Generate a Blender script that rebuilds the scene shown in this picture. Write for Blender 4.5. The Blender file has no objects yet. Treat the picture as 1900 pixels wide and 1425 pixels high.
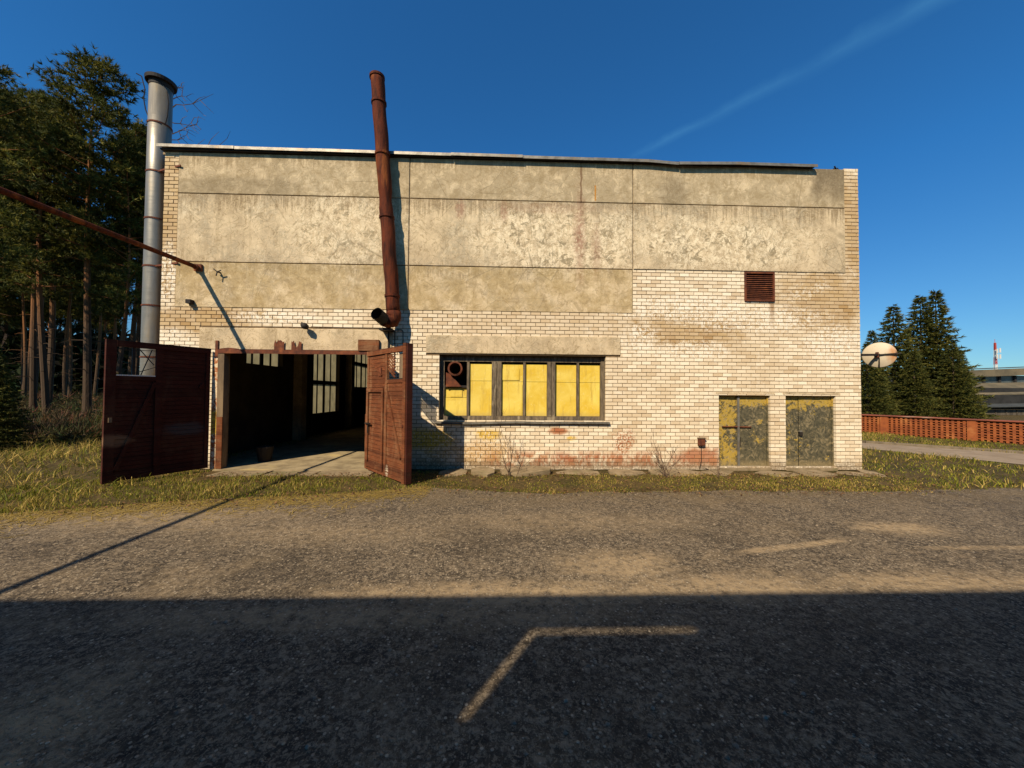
import bpy, math, random
import numpy as np
from mathutils import Vector, Matrix, noise as mnoise

SC = bpy.context.scene
COL = SC.collection
R = math.radians

# ------------------------------------------------------------------ camera
def cam_axes(yaw, pitch, roll):
    f = Vector((math.sin(yaw)*math.cos(pitch), math.cos(yaw)*math.cos(pitch), math.sin(pitch)))
    r = Vector((math.cos(yaw), -math.sin(yaw), 0)); u = r.cross(f)
    return math.cos(roll)*r + math.sin(roll)*u, -math.sin(roll)*r + math.cos(roll)*u, f
cr, cu, cf = cam_axes(R(1.709), R(1.342), R(0.44))
cd = bpy.data.cameras.new('camera'); cam = bpy.data.objects.new('camera', cd); COL.objects.link(cam)
cd.sensor_width = 36.0; cd.lens = 36.0*680/1900; cd.clip_start = 0.05; cd.clip_end = 3000
CAMP = Vector((8.471, -9.707, 2.033))
cam.matrix_world = Matrix(((cr.x, cu.x, -cf.x, CAMP.x), (cr.y, cu.y, -cf.y, CAMP.y), (cr.z, cu.z, -cf.z, CAMP.z), (0, 0, 0, 1)))
SC.camera = cam

# ------------------------------------------------------------------ sky, sun, exposure
SUN_D = Vector((0.62, 1.0, -1.04)).normalized()          # the way the light travels
SUN_EL = math.asin(-SUN_D.z)
SUN_AZ = math.atan2(-SUN_D.x, -SUN_D.y)                   # compass angle of the sun from +y towards +x
SC.cycles.max_bounces = 8; SC.cycles.diffuse_bounces = 1
SC.view_settings.view_transform = 'Standard'; SC.view_settings.look = 'None'
SC.view_settings.exposure = 0.18; SC.view_settings.gamma = 1.0; SC.view_settings.use_curve_mapping = False
W = bpy.data.worlds.new('World'); SC.world = W; W.use_nodes = True
wn = W.node_tree; bg = wn.nodes['Background']
sky = wn.nodes.new('ShaderNodeTexSky'); sky.sky_type = 'NISHITA'; sky.sun_disc = False
sky.sun_elevation = SUN_EL; sky.sun_rotation = SUN_AZ
sky.altitude = 0; sky.air_density = 1.0; sky.dust_density = 0.0; sky.ozone_density = 6.0
# a thin old contrail: a band round the great circle through two points of the sky
def wmath(op, a, b=None, c=None, clamp=False):
    n = wn.nodes.new('ShaderNodeMath'); n.operation = op; n.use_clamp = clamp
    for i, v in enumerate((a, b, c)):
        if v is None: continue
        if isinstance(v, (int, float)): n.inputs[i].default_value = v
        else: wn.links.new(v, n.inputs[i])
    return n.outputs[0]
def wdot(vec, const):
    n = wn.nodes.new('ShaderNodeVectorMath'); n.operation = 'DOT_PRODUCT'
    wn.links.new(vec, n.inputs[0]); n.inputs[1].default_value = const
    return n.outputs['Value']
tc = wn.nodes.new('ShaderNodeTexCoord')
cA = Vector((0.296, 0.796, 0.528)).normalized(); cB = Vector((0.637, 0.506, 0.582)).normalized()
cN = cA.cross(cB).normalized(); cT = (cB - cA).normalized()
dv = tc.outputs['Generated']
wnoi = wn.nodes.new('ShaderNodeTexNoise'); wnoi.inputs['Scale'].default_value = 9; wnoi.inputs['Detail'].default_value = 5
wn.links.new(dv, wnoi.inputs['Vector'])
dist = wmath('ADD', wdot(dv, cN), wmath('MULTIPLY', wmath('SUBTRACT', wnoi.outputs[0], 0.5), 0.03))
along = wdot(dv, cT); a0 = cA.dot(cT)
spread = wmath('ADD', 0.011, wmath('MULTIPLY', wmath('MAXIMUM', wmath('SUBTRACT', along, a0), 0.0), 0.024))
band = wmath('SUBTRACT', 1.0, wmath('DIVIDE', wmath('ABSOLUTE', dist), spread), clamp=True)
fade = wmath('MULTIPLY', wmath('SUBTRACT', along, a0 - 0.03), 12.0, clamp=True)
wfac = wmath('MULTIPLY', wmath('MULTIPLY', wmath('POWER', band, 1.3), fade), wmath('MULTIPLY', wmath('POWER', wnoi.outputs[0], 2.0), 0.26))
wmix = wn.nodes.new('ShaderNodeMix'); wmix.data_type = 'RGBA'
wn.links.new(wfac, wmix.inputs['Factor']); wn.links.new(sky.outputs[0], wmix.inputs['A'])
wmix.inputs['B'].default_value = (7.0, 7.0, 7.4, 1)
wtint = wn.nodes.new('ShaderNodeMix'); wtint.data_type = 'RGBA'; wtint.blend_type = 'MULTIPLY'; wtint.inputs['Factor'].default_value = 1.0
wn.links.new(wmix.outputs['Result'], wtint.inputs['A']); wel = wn.nodes.new('ShaderNodeMix'); wel.data_type = 'RGBA'      # deep polarised blue overhead, paler towards the horizon all round
wel.inputs['A'].default_value = (0.48, 0.72, 0.80, 1); wel.inputs['B'].default_value = (0.28, 0.86, 1.17, 1)
wn.links.new(wmath('MULTIPLY', wmath('SUBTRACT', wdot(dv, (0, 0, 1)), 0.04), 2.6, clamp=True), wel.inputs['Factor']); wn.links.new(wel.outputs['Result'], wtint.inputs['B'])
wn.links.new(wtint.outputs['Result'], bg.inputs['Color'])
bg.inputs['Strength'].default_value = 0.10
sd = bpy.data.lights.new('sun', 'SUN'); sd.energy = 5.0; sd.angle = R(0.5); sd.color = (1.0, 0.90, 0.74)
so = bpy.data.objects.new('sun', sd); COL.objects.link(so)
so.rotation_euler = SUN_D.to_track_quat('-Z', 'Y').to_euler(); so.location = (-20, -30, 40)

# ------------------------------------------------------------------ mesh helpers
class MB:
    def __init__(s): s.v = []; s.f = []
    def box(s, x0, x1, y0, y1, z0, z1, bev=0.0):
        b = len(s.v)
        if bev <= 0:
            s.v += [(x0,y0,z0),(x1,y0,z0),(x1,y1,z0),(x0,y1,z0),(x0,y0,z1),(x1,y0,z1),(x1,y1,z1),(x0,y1,z1)]
            s.f += [tuple(b+i for i in q) for q in ((0,3,2,1),(4,5,6,7),(0,1,5,4),(1,2,6,5),(2,3,7,6),(3,0,4,7))]
        else:   # front face (y0) chamfered
            e = bev
            s.v += [(x0+e,y0,z0+e),(x1-e,y0,z0+e),(x1-e,y0,z1-e),(x0+e,y0,z1-e),
                    (x0,y0+e,z0),(x1,y0+e,z0),(x1,y0+e,z1),(x0,y0+e,z1),(x0,y1,z0),(x1,y1,z0),(x1,y1,z1),(x0,y1,z1)]
            s.f += [tuple(b+i for i in q) for q in ((0,1,2,3),(4,5,1,0),(5,6,2,1),(6,7,3,2),(7,4,0,3),
                    (8,9,5,4),(9,10,6,5),(10,11,7,6),(11,8,4,7),(11,10,9,8))]
        return s
    def obox(s, c, ax, ay, az, hx, hy, hz):
        b = len(s.v); c = Vector(c)
        for sz in (-1, 1):
            for sx, sy in ((-1,-1),(1,-1),(1,1),(-1,1)):
                s.v.append(tuple(c + ax*(sx*hx) + ay*(sy*hy) + az*(sz*hz)))
        s.f += [tuple(b+i for i in q) for q in ((0,3,2,1),(4,5,6,7),(0,1,5,4),(1,2,6,5),(2,3,7,6),(3,0,4,7))]
        return s
    def beam(s, p, q, w, h, up=Vector((0,0,1))):
        p = Vector(p); q = Vector(q); d = (q-p); L = d.length; d.normalize()
        if abs(d.dot(up)) > 0.98: up = Vector((1,0,0))
        a = d.cross(up).normalized(); c = a.cross(d)
        return s.obox((p+q)/2, d, a, c, L/2, w/2, h/2)
    def tube(s, path, rad, n=8, caps=True):
        path = [Vector(p) for p in path]; m = len(path)
        if not isinstance(rad, (list, tuple)): rad = [rad]*m
        b = len(s.v); prev = None
        for i, p in enumerate(path):
            t = (path[min(i+1, m-1)] - path[max(i-1, 0)]).normalized()
            if prev is None:
                a = t.cross(Vector((0.13, 0.21, 1)) if abs(t.z) < 0.9 else Vector((1, 0.1, 0))).normalized()
            else:
                a = (prev - t*prev.dot(t)).normalized()
            prev = a; c = t.cross(a)
            for k in range(n):
                g = 2*math.pi*k/n
                s.v.append(tuple(p + (a*math.cos(g) + c*math.sin(g))*rad[i]))
        for i in range(m-1):
            for k in range(n):
                k2 = (k+1) % n
                s.f.append((b+i*n+k, b+i*n+k2, b+(i+1)*n+k2, b+(i+1)*n+k))
        if caps:
            s.f.append(tuple(b+k for k in range(n))[::-1]); s.f.append(tuple(b+(m-1)*n+k for k in range(n)))
        return s
    def poly(s, pts):
        b = len(s.v); s.v += [tuple(p) for p in pts]; s.f.append(tuple(range(b, b+len(pts)))); return s
    def gridwall(s, us, vs, holes, P):
        """slab with rectangular holes; P(u, v, side) -> point, side 0 front / 1 back"""
        U = sorted(set([us[0], us[1]] + [min(max(h[i], us[0]), us[1]) for h in holes for i in (0, 1)]))
        V = sorted(set([vs[0], vs[1]] + [min(max(h[i], vs[0]), vs[1]) for h in holes for i in (2, 3)]))
        def solid(i, j):
            if i < 0 or j < 0 or i >= len(U)-1 or j >= len(V)-1: return False
            u = (U[i]+U[i+1])/2; v = (V[j]+V[j+1])/2
            return not any(h[0] < u < h[1] and h[2] < v < h[3] for h in holes)
        for i in range(len(U)-1):
            for j in range(len(V)-1):
                if not solid(i, j): continue
                a, b, c, d = U[i], U[i+1], V[j], V[j+1]
                s.poly([P(a,c,0), P(b,c,0), P(b,d,0), P(a,d,0)]); s.poly([P(a,c,1), P(a,d,1), P(b,d,1), P(b,c,1)])
                if not solid(i-1, j): s.poly([P(a,c,1), P(a,c,0), P(a,d,0), P(a,d,1)])
                if not solid(i+1, j): s.poly([P(b,c,0), P(b,c,1), P(b,d,1), P(b,d,0)])
                if not solid(i, j-1): s.poly([P(a,c,1), P(b,c,1), P(b,c,0), P(a,c,0)])
                if not solid(i, j+1): s.poly([P(a,d,0), P(b,d,0), P(b,d,1), P(a,d,1)])
        return s
    def build(s, name, mat, parent=None, smooth=False, **props):
        me = bpy.data.meshes.new(name); me.from_pydata(s.v, [], s.f)
        return finish(name, me, mat, parent, smooth, **props)
def finish(name, me, mat, parent=None, smooth=False, **props):
    if mat is not None: me.materials.append(mat)
    if smooth: me.polygons.foreach_set('use_smooth', [True]*len(me.polygons))
    me.update()
    o = bpy.data.objects.new(name, me); COL.objects.link(o)
    put(o, parent)
    for k, v in props.items(): o[k] = v
    return o
def put(o, parent):
    """parent o, whose mesh is in world coordinates"""
    if parent is not None:
        o.parent = parent
        t = Vector((0, 0, 0)); p = parent
        while p is not None:
            if p.type == 'EMPTY': t = t + Vector(p.location); break
            p = p.parent
        if parent.type == 'EMPTY' and t.length > 0: o.matrix_parent_inverse = Matrix.Translation(-t)
def thing(name, loc, label, cat, group=None):
    o = bpy.data.objects.new(name, None); COL.objects.link(o); o.location = loc; o.empty_display_size = 0.3
    o['label'] = label; o['category'] = cat
    if group: o['group'] = group
    return o
def tag(o, label, cat, group=None):
    o['label'] = label; o['category'] = cat
    if group: o['group'] = group
    return o
def np_mesh(name, V, F, cols=None):
    """V (n,3), F (m,k) arrays; cols per vertex (n,3)"""
    me = bpy.data.meshes.new(name); n, (m, k) = len(V), F.shape
    me.vertices.add(n); me.vertices.foreach_set('co', np.asarray(V, dtype=np.float32).ravel())
    me.loops.add(m*k); me.loops.foreach_set('vertex_index', F.astype(np.int32).ravel())
    me.polygons.add(m); me.polygons.foreach_set('loop_start', np.arange(0, m*k, k, dtype=np.int32))
    if cols is not None:
        a = me.color_attributes.new('Col', 'FLOAT_COLOR', 'POINT')
        c = np.ones((n, 4), dtype=np.float32); c[:, :3] = cols*np.array([1.0, 0.93, 0.8]); a.data.foreach_set('color', c.ravel())  # part of the sun's warmth multiplied into the vertex colours
    me.update(calc_edges=True); me.validate(); return me

# ------------------------------------------------------------------ material helpers
WARM = (1.0, 0.90, 0.74)       # warmth of the sunlight moved into all surface colours, so shade stays less blue
class Mat:
    def __init__(s, name, rough=0.85, spec=0.25, metal=0.0):
        s.m = bpy.data.materials.new(name); s.m.use_nodes = True; s.nt = s.m.node_tree
        s.b = s.nt.nodes['Principled BSDF']; s.set('Roughness', rough); s.set('Specular IOR Level', spec); s.set('Metallic', metal)
        s._p = None
    def set(s, k, v):
        i = s.b.inputs[k]
        if hasattr(v, 'is_output') or isinstance(v, bpy.types.NodeSocket): s.nt.links.new(v, i)
        elif isinstance(v, tuple): i.default_value = (v + (1,))[:4] if len(i.default_value) == 4 else v
        else: i.default_value = v
    def lk(s, v, i):
        if isinstance(v, bpy.types.NodeSocket): s.nt.links.new(v, i)
        elif isinstance(v, tuple): i.default_value = (tuple(c*w for c, w in zip(v, WARM)) + (1,))[:len(i.default_value)]
        else: i.default_value = v
    def N(s, t): return s.nt.nodes.new(t)
    def pos(s):
        if s._p is None: s._p = s.N('ShaderNodeNewGeometry').outputs['Position']
        return s._p
    def obj(s): return s.N('ShaderNodeTexCoord').outputs['Object']
    def xyz(s, v=None):
        n = s.N('ShaderNodeSeparateXYZ'); s.lk(v if v is not None else s.pos(), n.inputs[0]); return n.outputs
    def vec(s, x, y, z):
        n = s.N('ShaderNodeCombineXYZ')
        for i, a in enumerate((x, y, z)): s.lk(a, n.inputs[i])
        return n.outputs[0]
    def scl(s, v, k):
        n = s.N('ShaderNodeVectorMath'); n.operation = 'MULTIPLY'; s.lk(v, n.inputs[0]); n.inputs[1].default_value = k; return n.outputs[0]
    def off(s, v, k):
        n = s.N('ShaderNodeVectorMath'); n.operation = 'ADD'; s.lk(v, n.inputs[0]); n.inputs[1].default_value = k; return n.outputs[0]
    def noise(s, scale, detail=4, rough=0.55, dist=0.0, v=None):
        n = s.N('ShaderNodeTexNoise'); s.lk(v if v is not None else s.pos(), n.inputs['Vector'])
        n.inputs['Scale'].default_value = scale; n.inputs['Detail'].default_value = detail
        n.inputs['Roughness'].default_value = rough; n.inputs['Distortion'].default_value = dist; return n.outputs[0]
    def vor(s, scale, v=None, feature='F1', out='Distance', rnd=1.0):
        n = s.N('ShaderNodeTexVoronoi'); n.feature = feature; s.lk(v if v is not None else s.pos(), n.inputs['Vector'])
        n.inputs['Scale'].default_value = scale; n.inputs['Randomness'].default_value = rnd; return n.outputs[out]
    def ma(s, op, a, b=0.0, clamp=False):
        n = s.N('ShaderNodeMath'); n.operation = op; n.use_clamp = clamp; s.lk(a, n.inputs[0]); s.lk(b, n.inputs[1]); return n.outputs[0]
    def mul(s, *a):
        r = a[0]
        for b in a[1:]: r = s.ma('MULTIPLY', r, b)
        return r
    def mx(s, *a):
        r = a[0]
        for b in a[1:]: r = s.ma('MAXIMUM', r, b)
        return r
    def step(s, x, lo, hi):
        n = s.N('ShaderNodeMapRange'); n.interpolation_type = 'SMOOTHSTEP'; s.lk(x, n.inputs[0])
        n.inputs[1].default_value = lo; n.inputs[2].default_value = hi; n.inputs[3].default_value = 0; n.inputs[4].default_value = 1
        if lo > hi:
            n.inputs[1].default_value = hi; n.inputs[2].default_value = lo; n.inputs[3].default_value = 1; n.inputs[4].default_value = 0
        return n.outputs[0]
    def mix(s, f, a, b, mode='MIX'):
        n = s.N('ShaderNodeMix'); n.data_type = 'RGBA'; n.blend_type = mode
        s.lk(f, n.inputs['Factor']); s.lk(a, n.inputs['A']); s.lk(b, n.inputs['B']); return n.outputs['Result']
    def white(s, v, out='Value'):
        n = s.N('ShaderNodeTexWhiteNoise'); s.lk(v, n.inputs['Vector']); return n.outputs[out]
    def blob(s, a, b, a0, b0, ra, rb, wob=None, soft=0.5):
        """soft ellipse in two coordinates, edge broken up by a noise"""
        da = s.ma('DIVIDE', s.ma('SUBTRACT', a, a0), ra); db = s.ma('DIVIDE', s.ma('SUBTRACT', b, b0), rb)
        d = s.ma('SQRT', s.ma('ADD', s.mul(da, da), s.mul(db, db)))
        if wob is not None: d = s.ma('ADD', d, s.mul(s.ma('SUBTRACT', wob, 0.5), 1.6))
        return s.step(d, 1.0+soft*0.5, 1.0-soft)
    def bump(s, h, strength=0.3, dist=0.02):
        n = s.N('ShaderNodeBump'); n.inputs['Strength'].default_value = strength; n.inputs['Distance'].default_value = dist
        s.lk(h, n.inputs['Height']); s.nt.links.new(n.outputs[0], s.b.inputs['Normal'])
    def done(s, col): s.set('Base Color', col); return s.m
def simple(name, c1, c2, scale=6, rough=0.85, metal=0.0, bump=0.15, spec=0.25, bdist=0.01, c3=None, stretch=None):
    m = Mat(name, rough, spec, metal); v = m.pos()
    if stretch: v = m.scl(v, stretch)
    n = m.noise(scale, 6, 0.65, v=v); col = m.mix(m.step(n, 0.35, 0.68), c1, c2)
    if c3 is not None: col = m.mix(m.step(m.noise(scale*0.35, 5, 0.6, v=v), 0.55, 0.68), col, c3)
    if bump: m.bump(m.noise(scale*7, 4, 0.6), bump, bdist)
    return m.done(col)
MT = {}
# silicate brick ---------------------------------------------------
def brick_mat():
    m = Mat('silicate_brick', 0.9, 0.15); x, y, z = m.xyz()
    row = m.ma('FLOOR', m.ma('DIVIDE', z, 0.1)); par = m.ma('MODULO', row, 2.0)
    colm = m.ma('FLOOR', m.ma('DIVIDE', m.ma('ADD', m.ma('ADD', x, 20.0), m.mul(par, 0.13)), 0.26))
    h = m.white(m.vec(colm, row, 0.3)); h2 = m.white(m.vec(row, colm, 7.7))
    wob = m.noise(2.6, 5, 0.65); big = m.noise(0.55, 4, 0.6); fine = m.noise(22, 4, 0.7)
    col = m.mix(h, (0.78, 0.67, 0.51), (0.94, 0.86, 0.71))
    col = m.mix(m.mul(m.step(h2, 0.62, 1.0), 0.5), col, (0.54, 0.39, 0.23))
    col = m.mix(m.mul(m.step(big, 0.45, 0.7), 0.35), col, (0.60, 0.46, 0.28))
    # the bare, darker brick where the whitewash has gone
    bare = m.mx(m.blob(x, z, 13.4, 3.75, 1.9, 0.55, wob), m.blob(x, z, 17.3, 4.6, 1.5, 1.0, wob), m.blob(x, z, 18.2, 6.6, 0.8, 1.9, wob),
                m.blob(x, z, 0.7, 3.9, 1.9, 0.42, wob), m.blob(x, z, -0.2, 6.3, 0.5, 2.4, wob), m.mul(m.blob(x, z, 11.5, 3.9, 6.0, 0.5, wob), 0.4))
    col = m.mix(m.mul(bare, m.ma('ADD', 0.62, m.mul(h, 0.38))), col, m.mix(h2, (0.42, 0.27, 0.12), (0.56, 0.41, 0.22)))
    w2 = m.noise(3.4, 6, 0.7, 0.6)
    lime = m.mx(m.blob(x, z, 13.3, 4.35, 2.4, 0.38, w2), m.blob(x, z, 15.2, 4.1, 2.2, 0.42, w2), m.blob(x, z, 13.6, 3.2, 1.2, 0.3, w2), m.blob(x, z, 17.5, 3.4, 0.9, 0.6, w2),
                m.blob(x, z, 2.6, 3.95, 1.2, 0.2, w2), m.blob(x, z, -0.1, 3.35, 0.6, 0.3, w2), m.blob(x, z, -0.2, 5.0, 0.3, 0.9, w2), m.blob(x, z, 12.2, 3.5, 0.5, 0.5, w2))
    lime = m.mul(m.mx(lime, m.mul(m.step(m.noise(0.8, 5, 0.7, 0.5), 0.54, 0.66), 0.7)), m.step(m.noise(8, 5, 0.7, 1.8), 0.44, 0.55))
    col = m.mix(m.mul(lime, 0.9), col, (0.95, 0.90, 0.80))
    # rust-red and yellow paint splashed and rubbed along the foot of the wall
    rz = m.mul(m.step(z, 0.62, 0.3), m.step(z, 0.02, 0.14))
    red = m.mul(rz, m.step(m.noise(3.2, 6, 0.75, 0.5, m.scl(m.pos(), (1, 1, 0.6))), 0.40, 0.58), m.step(x, 7.6, 8.4), m.step(x, 14.5, 14.2))
    red = m.mx(red, m.mul(m.blob(x, z, 11.75, 0.72, 0.3, 0.4, w2), m.step(fine, 0.45, 0.55)), m.blob(x, z, 10.0, 1.02, 0.28, 0.10, w2), m.mul(m.blob(x, z, 13.8, 0.35, 0.7, 0.28, w2), 0.9))
    col = m.mix(m.mul(red, 0.92), col, m.mix(h, (0.40, 0.12, 0.05), (0.48, 0.20, 0.08)))
    org = m.mul(m.mx(m.blob(x, z, 8.0, 0.45, 0.9, 0.35, wob), m.blob(x, z, 6.9, 0.55, 0.6, 0.6, wob)), m.step(fine, 0.35, 0.6))
    col = m.mix(m.mul(org, 0.8), col, (0.56, 0.33, 0.10))
    yel = m.mx(m.blob(x, z, 8.15, 0.92, 0.36, 0.16, w2), m.blob(x, z, 10.35, 0.83, 0.14, 0.07), m.blob(x, z, 6.5, 0.8, 0.7, 0.3, w2))
    col = m.mix(m.mul(yel, m.step(fine, 0.38, 0.5), 0.9), col, (0.72, 0.48, 0.05))
    # rust run from the grille
    run = m.mul(m.step(m.ma('ABSOLUTE', m.ma('SUBTRACT', m.ma('ADD', x, m.mul(m.ma('SUBTRACT', wob, 0.5), 0.12)), 15.82)), 0.09, 0.02), m.step(z, 3.7, 4.5), m.step(z, 4.6, 4.5))
    col = m.mix(m.mul(run, 0.7), col, (0.30, 0.16, 0.06))
    foot = m.mul(m.step(m.ma('ADD', z, m.mul(m.ma('SUBTRACT', wob, 0.5), 0.5)), 0.36, 0.08), m.step(fine, 0.30, 0.55))
    col = m.mix(m.mul(foot, 0.75), col, (0.20, 0.15, 0.10))
    col = m.mix(m.mul(m.step(fine, 0.55, 0.75), 0.35), col, (0.45, 0.35, 0.22))
    m.bump(m.noise(60, 5, 0.7), 0.35, 0.006)
    return m.done(col)
MT['brick'] = brick_mat()
MT['mortar'] = simple('mortar', (0.28, 0.20, 0.12), (0.13, 0.095, 0.06), 5, 0.95)
# concrete wall panels ---------------------------------------------
def concrete_mat(name, rowtint=True):
    m = Mat(name, 0.92, 0.12); x, y, z = m.xyz(); p = m.pos()
    big = m.noise(0.5, 5, 0.6); mid = m.noise(1.7, 6, 0.65); fine = m.noise(14, 5, 0.7); drip = m.noise(2.2, 6, 0.7, v=m.scl(p, (1.6, 1, 0.22)))
    wob = m.noise(1.3, 5, 0.65, 0.4)
    col = m.mix(m.step(mid, 0.36, 0.64), (0.70, 0.58, 0.41), (0.48, 0.39, 0.27))
    col = m.mix(m.mul(m.step(drip, 0.50, 0.62), 0.45), col, (0.38, 0.30, 0.19))
    st_ = m.noise(5.0, 6, 0.75, v=m.scl(p, (2.2, 1, 0.10))); top_ = m.mx(m.step(z, 7.45, 8.25), m.mul(m.step(z, 6.2, 7.16), m.step(z, 7.175, 7.16)), m.mul(m.step(z, 4.7, 5.36), m.step(z, 5.375, 5.36)))
    col = m.mix(m.mul(m.step(m.mul(st_, m.ma('ADD', 0.62, m.mul(top_, 0.55))), 0.48, 0.60), 0.75), col, (0.24, 0.18, 0.11))
    jn_ = m.mx(m.step(m.ma('ABSOLUTE', m.ma('SUBTRACT', z, 7.17)), 0.10, 0.0), m.step(m.ma('ABSOLUTE', m.ma('SUBTRACT', z, 5.37)), 0.10, 0.0), m.step(m.ma('ABSOLUTE', m.ma('SUBTRACT', x, 6.0)), 0.09, 0.0), m.step(m.ma('ABSOLUTE', m.ma('SUBTRACT', x, 12.0)), 0.09, 0.0))
    col = m.mix(m.mul(jn_, m.step(m.noise(6, 6, 0.75), 0.42, 0.62), 0.7), col, (0.22, 0.16, 0.10))
    col = m.mix(m.mul(m.step(big, 0.47, 0.60), m.step(m.noise(7, 6, 0.75), 0.36, 0.58), 0.65), col, (0.34, 0.30, 0.23))
    # squiggly remains of an old paint film: contour lines of distorted noise
    q1 = m.noise(2.6, 3, 0.55, 1.6); q2 = m.noise(4.4, 3, 0.6, 2.2)
    ln1 = m.step(m.ma('ABSOLUTE', m.ma('SUBTRACT', q1, 0.5)), 0.022, 0.004); ln2 = m.step(m.ma('ABSOLUTE', m.ma('SUBTRACT', q2, 0.52)), 0.03, 0.006)
    peel = m.mx(m.mul(m.step(wob, 0.5, 0.68), 0.55), m.blob(x, z, 10.0, 6.1, 2.8, 1.0, wob), m.mul(m.blob(x, z, 4.4, 6.3, 1.8, 1.3, wob), 0.75), m.blob(x, z, 14.3, 6.1, 2.8, 0.8, wob), m.mul(m.blob(x, z, 13.8, 7.6, 2.2, 0.5, wob), 0.5), m.mul(m.blob(x, z, 3.8, 7.7, 1.0, 0.5, wob), 0.6))
    film = m.mul(peel, m.ma('ADD', m.mul(m.step(m.noise(4.6, 6, 0.72, 1.3, m.scl(p, (1.2, 1, 0.85))), 0.47, 0.54), 0.6), m.mul(m.step(m.noise(10, 5, 0.7, 1.5), 0.46, 0.56), 0.4)))
    col = m.mix(m.mul(film, 0.9), col, (0.92, 0.82, 0.63))
    gap = m.mul(peel, m.step(m.noise(4.0, 6, 0.7, 0.9, m.off(p, (5, 3, 8))), 0.54, 0.60))
    col = m.mix(m.mul(gap, 0.85), col, (0.25, 0.21, 0.14))
    col = m.mix(m.mul(ln1, 0.5), col, (0.25, 0.18, 0.09)); col = m.mix(m.mul(ln2, 0.4), col, (0.78, 0.65, 0.44))
    if rowtint:
        tr_ = m.mul(m.step(z, 7.165, 7.175), m.ma('ADD', 0.25, m.mul(m.step(mid, 0.35, 0.6), 0.45))); col = m.mix(tr_, col, (0.40, 0.33, 0.22))
        low = m.mul(m.step(z, 5.38, 5.36), m.step(mid, 0.3, 0.6))
        col = m.mix(m.mul(low, 0.5), col, (0.46, 0.34, 0.15)); gm = m.noise(3.6, 6, 0.75, 0.7, m.off(p, (2, 5, 1))); ot = m.mx(m.step(z, 5.38, 5.36), m.step(z, 7.16, 7.18))
        col = m.mix(m.mul(ot, m.step(gm, 0.50, 0.60), 0.5), col, (0.30, 0.23, 0.13)); col = m.mix(m.mul(ot, m.step(gm, 0.46, 0.36), 0.5), col, (0.76, 0.64, 0.44))
        pink = m.mul(m.mx(m.blob(x, z, 10.55, 6.3, 0.17, 1.15, wob, 0.9), m.mul(m.blob(x, z, 11.0, 6.0, 0.14, 0.8, wob, 0.9), 0.7), m.mul(m.blob(x, z, 7.35, 6.9, 0.16, 0.3, wob), 0.8), m.mul(m.blob(x, z, 8.5, 6.9, 0.12, 0.3, wob), 0.7), m.mul(m.blob(x, z, 9.8, 7.0, 1.8, 0.16, wob), 0.35)), m.step(fine, 0.3, 0.6))
        col = m.mix(m.mul(pink, 0.8), col, (0.30, 0.14, 0.10))
        crack = m.mul(m.step(m.ma('ABSOLUTE', m.ma('SUBTRACT', m.ma('ADD', x, m.mul(m.ma('SUBTRACT', m.noise(6, 3, 0.6), 0.5), 0.10)), 10.58)), 0.035, 0.012), m.step(z, 7.1, 7.2))
        col = m.mix(m.mul(crack, 0.75), col, (0.16, 0.09, 0.05))
        soot = m.mul(m.step(m.ma('ADD', x, m.mul(wob, 0.7)), 17.2, 17.45), m.step(m.ma('ADD', z, m.mul(drip, 0.8)), 7.4, 8.3))
        soot = m.mx(soot, m.mul(m.step(z, 8.0, 8.35), m.step(drip, 0.42, 0.6), 0.5), m.mul(m.blob(x, z, 13.1, 7.55, 0.5, 0.5, wob), 0.55), m.mul(m.blob(x, z, 1.6, 7.4, 2.0, 0.25, wob), 0.45))
        col = m.mix(m.mul(soot, 0.75), col, (0.15, 0.12, 0.08))
        mark = m.mul(m.step(m.ma('ABSOLUTE', m.ma('SUBTRACT', x, 10.97)), 0.025, 0.015), m.step(z, 7.2, 7.24), m.step(z, 7.66, 7.62))
        col = m.mix(m.mul(mark, 0.9), col, (0.50, 0.22, 0.03))
    crk = m.step(m.vor(0.9, v=m.off(m.scl(p, (1, 1, 1.6)), (0.3, 0, 0.2)), feature='DISTANCE_TO_EDGE'), 0.008, 0.002)
    col = m.mix(m.mul(crk, 0.5, m.step(big, 0.42, 0.55)), col, (0.2, 0.16, 0.1))
    pit = m.step(m.vor(9.0), 0.10, 0.05); col = m.mix(m.mul(pit, 0.5), col, (0.25, 0.2, 0.13))
    col = m.mix(m.mul(m.step(fine, 0.5, 0.75), 0.3), col, (0.68, 0.58, 0.40))
    hgt = m.ma('ADD', m.mul(m.noise(9, 6, 0.7), 0.7), m.ma('ADD', m.mul(film, 0.35), m.mul(m.ma('ADD', pit, ln1), -0.4)))
    m.bump(hgt, 0.45, 0.012)
    return m.done(col)
MT['concrete'] = concrete_mat('wall_panel_concrete')
MT['lintel'] = concrete_mat('lintel_concrete', False)
MT['slab'] = simple('weathered_slab', (0.33, 0.26, 0.17), (0.19, 0.15, 0.09), 3, 0.95, bump=0.4, bdist=0.02, c3=(0.20, 0.18, 0.09))
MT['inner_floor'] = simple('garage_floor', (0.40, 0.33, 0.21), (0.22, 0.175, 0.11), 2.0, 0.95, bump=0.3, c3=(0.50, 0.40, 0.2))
MT['inner_wall'] = simple('dim_plaster', (0.07, 0.058, 0.042), (0.035, 0.03, 0.022), 1.4, 0.95)
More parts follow.
